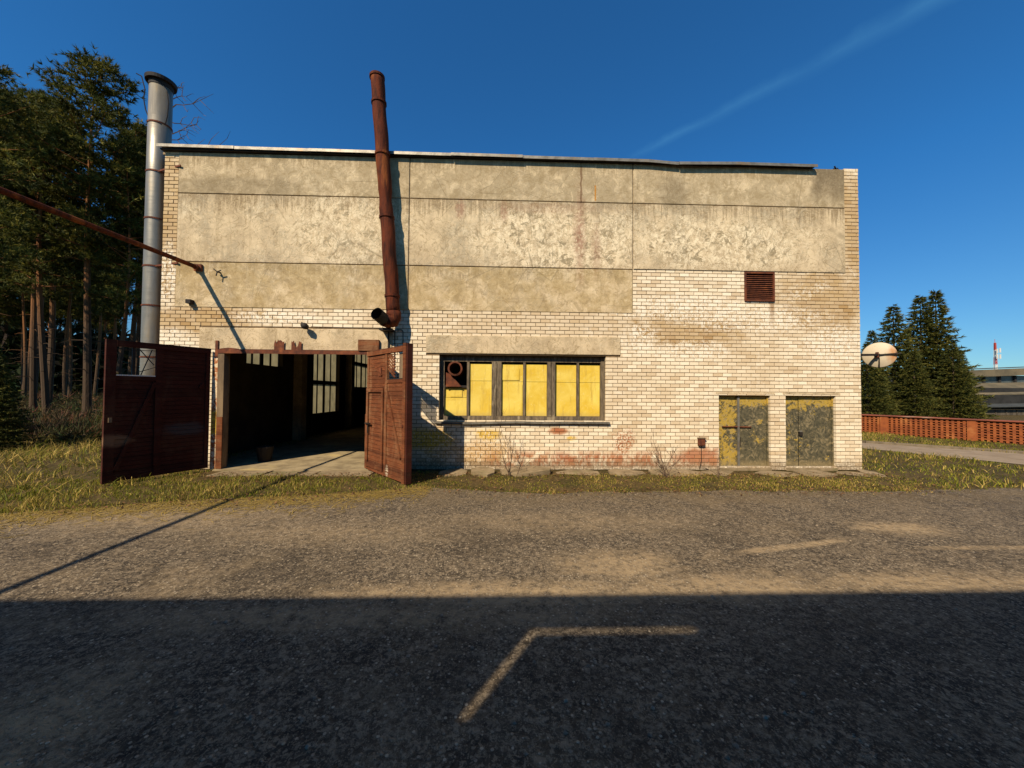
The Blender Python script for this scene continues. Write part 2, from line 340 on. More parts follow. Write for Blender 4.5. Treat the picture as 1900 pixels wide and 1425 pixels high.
def wood_mat(name, c1, c2, c3, blue=False):
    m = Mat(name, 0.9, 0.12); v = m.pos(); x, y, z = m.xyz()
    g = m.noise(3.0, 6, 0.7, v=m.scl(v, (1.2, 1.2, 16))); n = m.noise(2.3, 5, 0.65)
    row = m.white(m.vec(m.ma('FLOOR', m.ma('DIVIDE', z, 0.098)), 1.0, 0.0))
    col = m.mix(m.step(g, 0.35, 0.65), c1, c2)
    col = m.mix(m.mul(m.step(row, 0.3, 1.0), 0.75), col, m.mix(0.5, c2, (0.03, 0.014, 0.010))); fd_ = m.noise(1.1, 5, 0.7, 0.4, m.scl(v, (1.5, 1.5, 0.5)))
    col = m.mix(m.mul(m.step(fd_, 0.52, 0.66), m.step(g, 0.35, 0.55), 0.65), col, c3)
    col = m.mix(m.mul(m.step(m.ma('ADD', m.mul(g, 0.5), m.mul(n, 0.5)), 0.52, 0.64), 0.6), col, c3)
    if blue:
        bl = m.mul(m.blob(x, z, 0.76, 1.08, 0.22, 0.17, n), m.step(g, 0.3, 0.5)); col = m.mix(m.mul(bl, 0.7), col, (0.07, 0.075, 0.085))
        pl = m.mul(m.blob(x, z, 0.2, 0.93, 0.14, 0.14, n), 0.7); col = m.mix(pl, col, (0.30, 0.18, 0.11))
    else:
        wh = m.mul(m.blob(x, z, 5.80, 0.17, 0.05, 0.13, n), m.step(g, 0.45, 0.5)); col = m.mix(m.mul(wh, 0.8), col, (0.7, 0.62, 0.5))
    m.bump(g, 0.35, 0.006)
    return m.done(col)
MT['gate_dark'] = wood_mat('shaded_gate_wood', (0.085, 0.023, 0.015), (0.045, 0.014, 0.010), (0.10, 0.05, 0.032), True)  # gate wood darkened in colour for the leaf that stands in shade
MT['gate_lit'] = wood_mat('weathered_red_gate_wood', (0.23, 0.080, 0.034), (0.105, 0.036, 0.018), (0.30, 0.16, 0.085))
MT['old_wood'] = simple('bare_grey_wood', (0.26, 0.19, 0.12), (0.13, 0.095, 0.065), 5, 0.9, bump=0.4, stretch=(1, 1, 0.25))
MT['frame_wood'] = simple('dirty_frame_wood', (0.20, 0.16, 0.11), (0.08, 0.065, 0.05), 6, 0.85, bump=0.4, c3=(0.34, 0.29, 0.21), stretch=(3, 3, 0.6))
MT['rust'] = simple('rusty_steel', (0.17, 0.052, 0.022), (0.075, 0.026, 0.015), 7, 0.85, 0.0, 0.35, 0.3, c3=(0.26, 0.085, 0.03))
MT['rust_pipe'] = simple('rusty_red_pipe', (0.13, 0.032, 0.013), (0.035, 0.013, 0.009), 5.0, 0.8, 0.0, 0.5, 0.12, c3=(0.24, 0.075, 0.022), stretch=(2, 2, 0.35), bdist=0.02)
MT['dark_steel'] = simple('near_black_steel', (0.03, 0.024, 0.02), (0.014, 0.012, 0.011), 5, 0.7)
MT['grey_metal'] = simple('old_sheet_metal', (0.30, 0.29, 0.265), (0.18, 0.17, 0.15), 5, 0.5, 0.5, 0.2, c3=(0.30, 0.22, 0.14))
MT['sill_metal'] = simple('sill_sheet', (0.20, 0.19, 0.17), (0.10, 0.095, 0.085), 6, 0.6, 0.3, 0.2)
def galv_mat():
    m = Mat('galvanised_sheet', 0.45, 0.4, 0.55); x, y, z = m.xyz()
    sp = m.vor(16, out='Color'); n = m.noise(2.0, 5, 0.6, v=m.scl(m.pos(), (3, 3, 0.5))); ring = m.noise(9, 3, 0.5, v=m.scl(m.pos(), (0.1, 0.1, 1)))
    col = m.mix(0.35, (0.27, 0.26, 0.235), m.mix(m.step(n, 0.35, 0.65), (0.20, 0.19, 0.17), (0.34, 0.325, 0.29)))
    col = m.mix(m.mul(m.step(n, 0.55, 0.72), 0.45), col, (0.36, 0.27, 0.15))
    m.set('Roughness', m.ma('ADD', 0.32, m.mul(n, 0.22))); m.bump(m.ma('ADD', m.mul(ring, 0.8), m.mul(n, 0.4)), 0.25, 0.02)
    return m.done(col)
MT['galv'] = galv_mat()
def yellow_mat():
    m = Mat('sunbleached_yellow_board', 0.75, 0.2); x, y, z = m.xyz(); n = m.noise(1.3, 5, 0.65, 0.8); f = m.noise(14, 5, 0.75, 0.5); d = m.noise(3.2, 6, 0.7, v=m.scl(m.pos(), (3, 1, 0.35)))
    bd = m.white(m.vec(m.ma('FLOOR', m.ma('DIVIDE', x, 0.62)), m.ma('FLOOR', m.ma('DIVIDE', z, 0.9)), 2.0))
    col = m.mix(m.step(n, 0.34, 0.66), (0.86, 0.70, 0.16), (0.74, 0.52, 0.05)); col = m.mix(m.mul(bd, 0.35), col, (0.70, 0.52, 0.10))
    col = m.mix(m.mul(m.step(d, 0.50, 0.68), 0.6), col, (0.50, 0.34, 0.07)); col = m.mix(m.mul(m.step(f, 0.56, 0.70), 0.45), col, (0.90, 0.80, 0.42))
    col = m.mix(m.mul(m.step(m.ma('ADD', z, m.mul(n, 0.3)), 1.72, 1.52), 0.5), col, (0.45, 0.33, 0.12)); col = m.mix(m.mul(m.step(m.noise(26, 4, 0.7), 0.66, 0.72), 0.6), col, (0.30, 0.20, 0.06))
    m.bump(m.ma('ADD', m.mul(n, 1.0), m.mul(f, 0.15)), 0.35, 0.03); return m.done(col)
MT['yellow'] = yellow_mat()
def steel_door_mat():
    m = Mat('flaking_yellow_steel', 0.55, 0.4, 0.15); x, y, z = m.xyz()
    n = m.noise(3.2, 6, 0.7, 0.9); f = m.noise(9, 5, 0.7, 1.2); f2 = m.noise(17, 4, 0.65, 0.8)
    grn = m.mix(m.step(f, 0.35, 0.65), (0.085, 0.080, 0.050), (0.15, 0.135, 0.085))
    keep = m.mx(m.mul(m.step(z, 1.45, 1.95), 0.9), m.mul(m.step(x, 15.05, 14.75), 0.55), m.mul(m.blob(x, z, 15.5, 1.05, 0.35, 0.5, n), 0.35), m.mul(m.step(x, 16.75, 16.5), m.step(x, 16.0, 16.2), 0.25))
    paint = m.step(m.ma('ADD', m.mul(m.ma('SUBTRACT', 1.0, keep), 0.32), 0.34), 0.0, 1.0)
    paint = m.step(m.ma('SUBTRACT', m.ma('ADD', m.mul(n, 0.6), m.mul(f, 0.4)), m.ma('SUBTRACT', 0.60, m.mul(keep, 0.28))), 0.0, 0.05)
    col = m.mix(m.mul(paint, 0.9), grn, m.mix(f2, (0.48, 0.33, 0.06), (0.62, 0.44, 0.07)))
    ch = m.noise(4.5, 5, 0.7, 2.5, m.off(m.pos(), (3, 1, 2)))
    col = m.mix(m.mul(m.step(ch, 0.52, 0.60), 0.7), col, (0.34, 0.28, 0.17)); col = m.mix(m.mul(m.step(ch, 0.46, 0.38), 0.7), col, (0.045, 0.045, 0.035))
    col = m.mix(m.mul(m.step(f2, 0.62, 0.70), 0.5), col, (0.50, 0.44, 0.32))
    col = m.mix(m.mul(m.step(m.ma('ADD', z, m.mul(n, 0.25)), 0.42, 0.28), 0.6), col, (0.30, 0.24, 0.13))
    m.bump(m.ma('ADD', m.mul(n, 0.5), m.mul(paint, 0.25)), 0.5, 0.03); return m.done(col)
MT['steel_door'] = steel_door_mat()
def dirty_pane():
    m = bpy.data.materials.new('grimy_window_pane'); m.use_nodes = True; nt = m.node_tree; nt.nodes.clear()
    o = nt.nodes.new('ShaderNodeOutputMaterial'); t = nt.nodes.new('ShaderNodeBsdfTranslucent'); g = nt.nodes.new('ShaderNodeBsdfDiffuse'); x = nt.nodes.new('ShaderNodeMixShader')
    t.inputs[0].default_value = (0.58, 0.50, 0.30, 1); g.inputs[0].default_value = (0.25, 0.22, 0.15, 1); x.inputs[0].default_value = 0.25
    ns = nt.nodes.new('ShaderNodeTexNoise'); ns.inputs['Scale'].default_value = 2.2; ns.inputs['Detail'].default_value = 5; rp = nt.nodes.new('ShaderNodeMix'); rp.data_type = 'RGBA'
    ge = nt.nodes.new('ShaderNodeNewGeometry'); nt.links.new(ge.outputs['Position'], ns.inputs['Vector']); nt.links.new(ns.outputs[0], rp.inputs['Factor']); rp.inputs['A'].default_value = (0.12, 0.10, 0.05, 1); rp.inputs['B'].default_value = (0.62, 0.50, 0.26, 1)
    nt.links.new(rp.outputs['Result'], t.inputs[0])
    nt.links.new(t.outputs[0], x.inputs[1]); nt.links.new(g.outputs[0], x.inputs[2]); nt.links.new(x.outputs[0], o.inputs[0]); return m
MT['pane'] = dirty_pane()
def leaf_mat(name, trans=0.25, tint=(1, 1, 1)):
    m = bpy.data.materials.new(name); m.use_nodes = True; nt = m.node_tree; nt.nodes.clear()
    o = nt.nodes.new('ShaderNodeOutputMaterial'); t = nt.nodes.new('ShaderNodeBsdfTranslucent'); g = nt.nodes.new('ShaderNodeBsdfPrincipled'); x = nt.nodes.new('ShaderNodeMixShader')
    a = nt.nodes.new('ShaderNodeAttribute'); a.attribute_name = 'Col'; g.inputs['Roughness'].default_value = 0.7; g.inputs['Specular IOR Level'].default_value = 0.2
    nt.links.new(a.outputs['Color'], t.inputs[0]); nt.links.new(a.outputs['Color'], g.inputs['Base Color']); x.inputs[0].default_value = trans
    nt.links.new(g.outputs[0], x.inputs[1]); nt.links.new(t.outputs[0], x.inputs[2]); nt.links.new(x.outputs[0], o.inputs[0]); return m
MT['needles'] = leaf_mat('needles', 0.3); MT['grass'] = leaf_mat('grass_blades', 0.3)
def bark_mat():
    m = Mat('pine_bark', 0.9, 0.15); z = m.xyz(m.obj())[2]; n = m.noise(5, 5, 0.7, v=m.scl(m.obj(), (3, 3, 0.6)))
    t = m.step(m.ma('ADD', z, m.mul(n, 3.0)), 6.0, 11.0)
    col = m.mix(t, m.mix(n, (0.045, 0.033, 0.024), (0.12, 0.08, 0.052)), m.mix(n, (0.19, 0.085, 0.035), (0.30, 0.14, 0.06)))
    m.bump(n, 0.6, 0.03); return m.done(col)
MT['bark'] = bark_mat()
MT['twig'] = simple('bare_twigs', (0.16, 0.11, 0.075), (0.09, 0.062, 0.045), 9, 0.9, bump=0)
MT['spruce_bark'] = simple('spruce_bark', (0.12, 0.085, 0.06), (0.06, 0.045, 0.035), 5, 0.9)
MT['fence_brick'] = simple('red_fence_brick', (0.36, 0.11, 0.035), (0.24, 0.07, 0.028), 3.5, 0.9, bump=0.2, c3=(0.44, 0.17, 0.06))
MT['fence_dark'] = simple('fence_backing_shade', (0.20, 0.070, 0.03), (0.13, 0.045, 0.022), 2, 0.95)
MT['coping'] = simple('rusty_coping_sheet', (0.34, 0.10, 0.05), (0.20, 0.065, 0.035), 1.2, 0.7, c3=(0.45, 0.30, 0.22))
MT['asbestos'] = simple('grey_corrugated_roof', (0.17, 0.145, 0.10), (0.10, 0.09, 0.065), 0.6, 0.9, c3=(0.21, 0.17, 0.11))
MT['shed_wood'] = simple('grey_board_wall', (0.13, 0.11, 0.085), (0.06, 0.052, 0.042), 0.8, 0.9, stretch=(3, 3, 0.3))
MT['far_dark'] = simple('dark_recess', (0.035, 0.035, 0.035), (0.02, 0.02, 0.02), 1, 0.9, bump=0)
MT['far_glass'] = simple('far_window_glass', (0.10, 0.12, 0.13), (0.04, 0.05, 0.055), 0.9, 0.25, bump=0, spec=0.5)
MT['slate'] = simple('blue_grey_gable', (0.075, 0.085, 0.09), (0.05, 0.056, 0.06), 0.8, 0.8)
MT['opp'] = simple('opposite_render', (0.30, 0.26, 0.20), (0.22, 0.19, 0.15), 1.2, 0.9)
MT['white_paint'] = simple('mast_white', (0.8, 0.8, 0.8), (0.7, 0.7, 0.7), 1, 0.6, bump=0)
MT['red_paint'] = simple('mast_red', (0.5, 0.08, 0.06), (0.4, 0.06, 0.05), 1, 0.6, bump=0)
def jamb_mat():
    m = Mat('whitewashed_jamb', 0.9, 0.15); x, y, z = m.xyz(); n = m.noise(9, 5, 0.7, 0.6)
    col = m.mix(m.step(n, 0.42, 0.55), (0.80, 0.68, 0.50), (0.42, 0.15, 0.06)); yl = m.mul(m.step(z, 0.85, 0.95), m.step(z, 1.55, 1.45), m.step(n, 0.6, 0.5))
    col = m.mix(m.mul(yl, 0.9), col, (0.75, 0.50, 0.04)); m.bump(n, 0.4, 0.01); return m.done(col)
MT['jamb'] = jamb_mat()
def dish_mat():
    m = Mat('rust_stained_white_dish', 0.6, 0.3); o = m.obj(); x, y, z = m.xyz(o); n = m.noise(5, 5, 0.65, v=o); f = m.noise(11, 3, 0.6, v=o)
    col = m.mix(n, (0.60, 0.53, 0.41), (0.70, 0.62, 0.50)); r = m.blob(x, z, 0.30, 0.01, 0.16, 0.24, n, 0.9); col = m.mix(m.mul(r, 0.9), col, (0.46, 0.18, 0.03))
    r2 = m.blob(x, z, 0.345, 0.03, 0.035, 0.09, n, 0.8); col = m.mix(r2, col, (0.10, 0.03, 0.015))
    col = m.mix(m.mul(m.step(f, 0.62, 0.7), 0.5), col, (0.42, 0.32, 0.12)); return m.done(col)
MT['dish'] = dish_mat()
# ground ---------------------------------------------------------------
def asphalt_mat():
    m = Mat('dusty_asphalt', 0.93, 0.15); x, y, z = m.xyz(); p = m.pos()
    big = m.noise(0.45, 5, 0.6, 0.3); mid = m.noise(1.6, 6, 0.65, 0.4); fine = m.noise(12, 6, 0.78)
    col = m.mix(m.step(mid, 0.36, 0.62), (0.062, 0.052, 0.043), (0.130, 0.106, 0.080)); mot = m.noise(5.5, 6, 0.75, 0.8)
    col = m.mix(m.mul(m.step(mot, 0.50, 0.60), 0.5), col, (0.20, 0.152, 0.10)); col = m.mix(m.mul(m.step(mot, 0.46, 0.36), 0.5), col, (0.05, 0.04, 0.03))
    col = m.mix(m.mul(m.step(fine, 0.50, 0.60), 0.75), col, (0.30, 0.245, 0.18))
    col = m.mix(m.mul(m.step(fine, 0.48, 0.38), 0.7), col, (0.042, 0.034, 0.026))
    gr = m.noise(30, 4, 0.72, 0.8); col = m.mix(m.mul(m.step(gr, 0.53, 0.59), 0.7), col, (0.34, 0.28, 0.205)); col = m.mix(m.mul(m.step(gr, 0.46, 0.38), 0.65), col, (0.028, 0.023, 0.018))
    dk = m.noise(0.7, 6, 0.7, 0.8, m.off(p, (4, 9, 0))); col = m.mix(m.mul(m.step(dk, 0.52, 0.62), 0.4), col, (0.045, 0.037, 0.029))
    # drifts of sand
    wob = m.noise(1.9, 6, 0.7, 0.5, m.scl(p, (1, 1.8, 1)))
    sand = m.mx(m.blob(x, y, 9.9, -5.35, 0.75, 0.42, wob, 0.7), m.blob(x, y, 8.6, -5.95, 2.0, 0.28, wob, 0.7), m.blob(x, y, 11.0, -5.85, 1.5, 0.34, wob, 0.7), m.blob(x, y, 13.2, -5.8, 1.7, 0.25, wob, 0.8), m.blob(x, y, 14.6, -4.2, 0.75, 0.3, wob, 0.7),
                m.mul(m.blob(x, y, 9.4, -3.9, 2.4, 0.5, wob, 1.0), 0.5), m.blob(x, y, 5.6, -7.4, 0.6, 0.6, wob, 0.8), m.mul(m.blob(x, y, 7.2, -6.3, 3.0, 0.25, wob, 0.9), 0.8), m.mul(m.blob(x, y, 3.0, -3.6, 2.6, 0.7, wob, 1.0), 0.75), m.mul(m.blob(x, y, 6.0, -4.3, 2.0, 0.5, wob, 1.0), 0.5))
    tr = m.ma('ABSOLUTE', m.ma('SUBTRACT', y, m.ma('ADD', -7.62, m.mul(x, 0.223)))); tr = m.mul(m.step(tr, 0.11, 0.03), m.step(x, 11.3, 11.9), m.step(x, 13.6, 13.0))
    tr2 = m.mul(m.step(m.ma('ABSOLUTE', m.ma('ADD', y, 4.93)), 0.09, 0.02), m.step(x, 13.9, 14.5))
    sand = m.mx(sand, tr, m.mul(tr2, 0.8), m.mul(m.step(big, 0.56, 0.7), 0.45))
    sand = m.mul(sand, m.step(m.noise(7, 6, 0.75), 0.30, 0.62))
    col = m.mix(m.mul(sand, 0.95), col, m.mix(fine, (0.32, 0.24, 0.15), (0.50, 0.385, 0.245)))
    dist = m.ma('ADD', y, m.mul(m.ma('SUBTRACT', wob, 0.5), 1.6)); edge = m.mul(m.step(dist, -3.6, -2.2), 0.5)
    col = m.mix(m.mul(edge, m.step(mid, 0.35, 0.6)), col, (0.15, 0.11, 0.06))
    st = m.vor(34, out='Distance'); sid = m.vor(34, out='Color'); sv = m.xyz(sid)[0]
    stone = m.mul(m.step(st, 0.42, 0.3), m.step(sv, 0.78, 0.82)); col = m.mix(m.mul(stone, 0.8), col, m.mix(m.xyz(sid)[1], (0.22, 0.18, 0.14), (0.62, 0.54, 0.42)))
    st2 = m.vor(75, out='Distance'); sv2 = m.xyz(m.vor(75, out='Color'))[0]; col = m.mix(m.mul(m.step(st2, 0.45, 0.3), m.step(sv2, 0.72, 0.78), 0.6), col, (0.34, 0.28, 0.2))
    m.bump(m.ma('ADD', m.mul(fine, 0.8), m.ma('ADD', m.mul(stone, 0.5), m.mul(gr, 0.6))), 0.9, 0.025)
    return m.done(col)
MT['asphalt'] = asphalt_mat()
def soil_mat():
    m = Mat('grassy_soil', 0.95, 0.1); x, y, z = m.xyz(); n = m.noise(1.1, 6, 0.65); f = m.noise(12, 6, 0.75)
    col = m.mix(m.step(n, 0.35, 0.62), (0.050, 0.046, 0.016), (0.10, 0.072, 0.032)); col = m.mix(m.mul(m.step(f, 0.5, 0.62), 0.7), col, (0.19, 0.135, 0.06)); col = m.mix(m.mul(m.step(f, 0.44, 0.36), 0.7), col, (0.03, 0.022, 0.012))
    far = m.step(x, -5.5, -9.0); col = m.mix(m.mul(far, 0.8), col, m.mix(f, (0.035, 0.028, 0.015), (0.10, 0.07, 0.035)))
    m.bump(f, 0.7, 0.04); return m.done(col)
MT['soil'] = soil_mat()
MT['path'] = simple('packed_grey_path', (0.34, 0.27, 0.20), (0.26, 0.20, 0.14), 1.4, 0.95, bump=0.3)
MT['kerb'] = simple('old_kerb', (0.24, 0.20, 0.15), (0.12, 0.10, 0.075), 3, 0.95)
MT['stone'] = simple('loose_stone', (0.34, 0.28, 0.21), (0.18, 0.145, 0.11), 9, 0.9, bump=0)

# ------------------------------------------------------------------ ground, yard, path
rng = np.random.default_rng(11); random.seed(5)
g = MB(); g.poly([(-600, -600, -0.012), (700, -600, -0.012), (700, 900, -0.012), (-600, 900, -0.012)])
g.build('ground', MT['soil'], kind='structure')
EDGE = [(-14, -6.2), (-6, -5.2), (-2, -4.3), (0.41, -3.5), (1.37, -3.23), (2.35, -2.84), (3.62, -2.61), (5.0, -2.36), (6.2, -2.02), (6.75, -1.74), (7.4, -1.9), (8.2, -2.1), (9.26, -2.25), (11.5, -2.13), (13.9, -2.05), (16.1, -2.14), (18.1, -1.97), (20.0, -1.92), (26, -1.9), (40, -2.4)]
def edge_y(x):
    for (xa, ya), (xb, yb) in zip(EDGE, EDGE[1:]):
        if xa <= x <= xb: return ya + (yb-ya)*(x-xa)/(xb-xa)
    return EDGE[0][1] if x < EDGE[0][0] else EDGE[-1][1]
pts = []
for i in range(540):
    x = -14 + i*0.1
    pts.append((x, edge_y(x) + 0.16*mnoise.noise((x*1.1, 0, 0)) + 0.09*mnoise.noise((x*3.7, 3, 0)) + 0.04*mnoise.noise((x*11, 3, 5)), 0.0))
a = MB(); a.poly(pts + [(40, -40, 0), (-14, -40, 0)][0:2])
a.build('asphalt_yard', MT['asphalt'], kind='structure')
# narrow path towards the back of the plot, between the grass and the brick fence
pa = MB(); pa.poly([(18.8, 10.6, 0.0), (20.6, 5.9, 0.0), (22.42, 3.97, 0), (24.11, 0.83, 0), (25.2, -1.86, 0), (28.6, -1.9, 0.0), (27.9, 1.1, 0), (27.05, 2.81, 0), (24.0, 5.51, 0), (22.2, 11.6, 0.0)])
pa.build('side_path', MT['path'], kind='structure')
kb = MB(); kl = [(22.4, 11.6), (24.12, 5.6), (27.2, 2.86), (28.0, 1.15), (28.7, -1.8)]
for p, q in zip(kl, kl[1:]): kb.beam((p[0], p[1], 0.03), (q[0], q[1], 0.03), 0.14, 0.11)
kb.build('kerb', MT['kerb'], kind='structure')

# ------------------------------------------------------------------ factory building
FB = thing('factory_building', (0, 0, 0), 'weathered two storey garage building of cream brick and concrete panels with an open red gate', 'building')
XL, XR = -0.36, 18.29
GATE = (1.17, 5.14, -1, 3.09); WIN = (6.84, 11.27, 1.27, 3.02); D1 = (14.34, 15.76, 0.06, 2.04); D2 = (16.18, 17.58, 0.06, 2.04); VENT = (15.06, 15.89, 4.56, 5.36)
holes = [GATE, WIN, D1, D2, VENT]
e = 0.006
MB().gridwall((XL+0.01, XR-0.01), (0.0, 8.22), [(h[0]-e, h[1]+e, h[2]-e, h[3]+e) for h in holes], lambda u, v, s: (u, 0.015 if s == 0 else 0.38, v)).build('front_wall', MT['mortar'], FB)
LWIN = [(2.72, 4.75, 2.95, 5.0), (7.1, 9.75, 1.0, 5.0), (11.7, 14.6, 2.3, 5.0)]
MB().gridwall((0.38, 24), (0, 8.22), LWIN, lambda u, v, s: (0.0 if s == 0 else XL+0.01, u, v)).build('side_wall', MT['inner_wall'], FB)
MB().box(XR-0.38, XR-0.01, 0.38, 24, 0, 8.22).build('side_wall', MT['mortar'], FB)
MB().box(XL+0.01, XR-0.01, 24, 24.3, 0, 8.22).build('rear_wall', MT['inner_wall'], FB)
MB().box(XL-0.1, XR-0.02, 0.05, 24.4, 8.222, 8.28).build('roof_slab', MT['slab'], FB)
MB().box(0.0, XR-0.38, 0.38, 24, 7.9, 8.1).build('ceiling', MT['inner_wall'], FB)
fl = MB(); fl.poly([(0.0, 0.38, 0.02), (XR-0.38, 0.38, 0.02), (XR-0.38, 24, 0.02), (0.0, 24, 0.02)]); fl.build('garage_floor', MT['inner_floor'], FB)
MB().box(1.18, 5.13, -0.16, 0.378, -0.1, 0.024).build('threshold', MT['inner_floor'], FB)
for (y0, y1, z0, z1) in LWIN:                        # side windows that glow in the dark garage
    w = MB(); n = 4
    for i in range(n+1):
        yy = y0 + (y1-y0)*i/n; ww = 0.05 if i not in (0, n) else 0.04
        if i == 2: ww = 0.16
        w.box(-0.22, -0.14, max(yy-ww/2, y0), min(yy+ww/2, y1), z0, z1)
    fo = w.build('side_window', MT['dark_steel'], FB)
    zt = 2.45 if z0 < 2 else (3.85 if z0 > 2.5 else 3.7)
    MB().box(-0.225, -0.135, y0, y1, zt-0.09, zt+0.09).build('transom', MT['dark_steel'], fo)
    for i in range(n):
        for (za, zb) in ((z0, zt-0.09), (zt+0.09, z1)):
            a0 = y0+(y1-y0)*i/n + (0.09 if i == 2 else 0.03); a1 = y0+(y1-y0)*(i+1)/n - (0.09 if i == 1 else 0.03)
            q = MB(); q.poly([(-0.18, a0, za), (-0.18, a1, za), (-0.18, a1, zb), (-0.18, a0, zb)]); q.build('pane', MT['pane'], fo)
for yc in (5.7, 10.7, 16.0): MB().box(0.002, 0.34, yc-0.2, yc+0.2, 0.02, 7.9).build('pilaster', MT['lintel'], FB)
# wall panels
PZ = [(4.185, 5.362), (5.378, 7.162), (7.178, 8.26)]
for ci, (xa, xb) in enumerate(((0.008, 5.992), (6.008, 11.992), (12.008, 17.888))):
    for ri, (za, zb) in enumerate(PZ):
        if ci == 2 and ri == 0: continue
        jx = random.uniform(-0.004, 0.004)
        MB().box(xa+0.002, xb-0.002, -0.018+jx, 0.012, za, zb, 0.012).build('concrete_panel', MT['concrete'], FB)
MB().box(0.65, 5.6, -0.02, 0.30, 3.092, 3.66, 0.015).build('gate_lintel', MT['lintel'], FB)
MB().box(6.49, 11.66, -0.02, 0.30, 3.05, 3.54, 0.015).build('window_lintel', MT['lintel'], FB)
# bricks
excl = [GATE, WIN, D1, D2, VENT, (0.0, 5.999, 4.18, 9), (5.999, 11.999, 4.18, 9), (11.999, 17.892, 5.37, 9), (0.648, 5.602, 3.085, 3.662), (6.488, 11.662, 3.02, 3.542)]
bricks = []
for r in range(83):
    z0, z1 = r*0.1 + 0.006, r*0.1 + 0.092; zm = (z0+z1)/2
    iv = [(XL, XR)]
    for (a0, a1, b0, b1) in excl:
        if b0 < zm < b1:
            nv = []
            for (p, q) in iv:
                if a1 <= p or a0 >= q: nv.append((p, q)); continue
                if a0 - p > 0.03: nv.append((p, a0))
                if q - a1 > 0.03: nv.append((a1, q))
            iv = nv
    for (p, q) in iv:
        k = math.floor((p + 20 + (r % 2)*0.13)/0.26) + 1
        cuts = [p]
        while k*0.26 - 20 - (r % 2)*0.13 < q - 0.05:
            c = k*0.26 - 20 - (r % 2)*0.13
            if c - cuts[-1] > 0.07: cuts.append(c)
            k += 1
        cuts.append(q)
        for c0, c1 in zip(cuts, cuts[1:]): bricks.append((c0 + (0.007 if c0 > p else 0), c1 - (0.007 if c1 < q else 0), z0, z1))
full = [b for b in bricks if abs((b[1]-b[0]) - 0.246) < 0.002]
full.sort(key=lambda b: (Vector(((b[0]+b[1])/2, 0, b[2])) - CAMP).dot(cf))
single = set(full[:300])
bm_ = MB().box(-0.123, 0.123, 0, 0.1, 0, 0.086, 0.004); bme = bpy.data.meshes.new('brick'); bme.from_pydata(bm_.v, [], bm_.f); bme.materials.append(MT['brick']); bme.update()
rest = MB()
for b in bricks:
    dy = random.uniform(-0.003, 0.004)
    if b in single:
        o = bpy.data.objects.new('brick', bme); COL.objects.link(o); o.parent = FB
        o.location = ((b[0]+b[1])/2, dy, b[2] + random.uniform(-0.0015, 0.0015)); o.rotation_euler = (random.uniform(-0.01, 0.01), random.uniform(-0.006, 0.006), random.uniform(-0.012, 0.012))
    else:
        jz = random.uniform(-0.002, 0.002); jx = random.uniform(-0.002, 0.002)
        rest.box(b[0]+max(jx, 0), b[1]+min(jx, 0), dy, 0.1+dy*0.1, b[2]+jz, b[3]+jz, 0.004)
rest.build('brickwork', MT['brick'], FB, kind='stuff')
# roof edge flashing, in lengths
xs = [-0.45, 1.5, 3.4, 5.2, 7.1, 9.0, 10.9, 12.4, 13.2, 14.9, 17.02]
for i, (p, q) in enumerate(zip(xs, xs[1:])):
    zA = 8.375 - 0.005*p; zB = 8.375 - 0.005*q
    if i == 7: zB -= 0.05
    if i == 8: zA -= 0.05
    f = MB(); b = len(f.v); yo = -0.13 - random.uniform(0, 0.03)
    for (xx, zz) in ((p, zA), (q-0.004, zB)):
        f.v += [(xx, yo, zz-0.075), (xx, yo-0.008, zz-0.075), (xx, yo-0.008, zz), (xx, 0.5, zz+0.03), (xx, 0.5, zz+0.024), (xx, yo, zz-0.006)]
    f.f += [(k, (k+1) % 6, 6+(k+1) % 6, 6+k) for k in range(6)] + [(0, 5, 4, 3, 2, 1), (6, 7, 8, 9, 10, 11)]
    f.build('roof_flashing', MT['grey_metal'], FB)
MB().box(-0.4, 17.0, -0.10, 0.06, 8.262, 8.30).build('eaves_shade_strip', MT['dark_steel'], FB)  # near-black strip standing for the shadow under the flashing
# louvred grille
v = MB(); v.box(15.06, 15.10, -0.03, 0.1, 4.56, 5.36).box(15.85, 15.89, -0.03, 0.1, 4.56, 5.36).box(15.10, 15.85, -0.028, 0.1, 5.32, 5.358).box(15.10, 15.85, -0.04, 0.1, 4.562, 4.60)
vo = v.build('vent_grille', MT['rust'], FB)
MB().box(15.09, 15.86, 0.09, 0.11, 4.59, 5.33).build('grille_backing', MT['far_dark'], vo)
for i in range(13):
    zc = 4.64 + i*0.053
    MB().obox((15.475, 0.02, zc), Vector((1, 0, 0)), Vector((0, 0.75, 0.66)), Vector((0, -0.66, 0.75)), 0.372, 0.03, 0.004).build('slat', MT['rust'], vo)
# boarded window -------------------------------------------------------
wx = lambda px: 6.84 + (px-815)*(4.43/308.0)
wz = lambda py: 3.02 - (py-658)*(1.75/124.0)
wf = MB(); YF = 0.19
wf.box(6.845, 6.95, YF-0.03, YF+0.09, 1.275, 3.015).box(11.17, 11.265, YF-0.05, YF+0.09, 1.275, 3.015)
wf.box(6.95, 11.17, YF-0.03, YF+0.088, 2.86, 3.014).box(6.95, 11.17, YF-0.05, YF+0.088, 1.276, 1.40)
wo = wf.build('boarded_window', MT['frame_wood'], FB)
for (pa_, pb_, d) in ((911, 920, 0.045), (921, 929, 0.03), (1015, 1022, 0.06), (1023, 1030, 0.045)):
    MB().box(wx(pa_), wx(pb_), YF-d, YF+0.086, 1.402, 2.858).build('mullion', MT['frame_wood'], wo)
for (pa_, pb_) in ((864.5, 869), (970, 974), (1071, 1075)):
    MB().box(wx(pa_), wx(pb_), YF-0.02, YF+0.085, 1.403, 2.857).build('glazing_bar', MT['frame_wood'], wo)
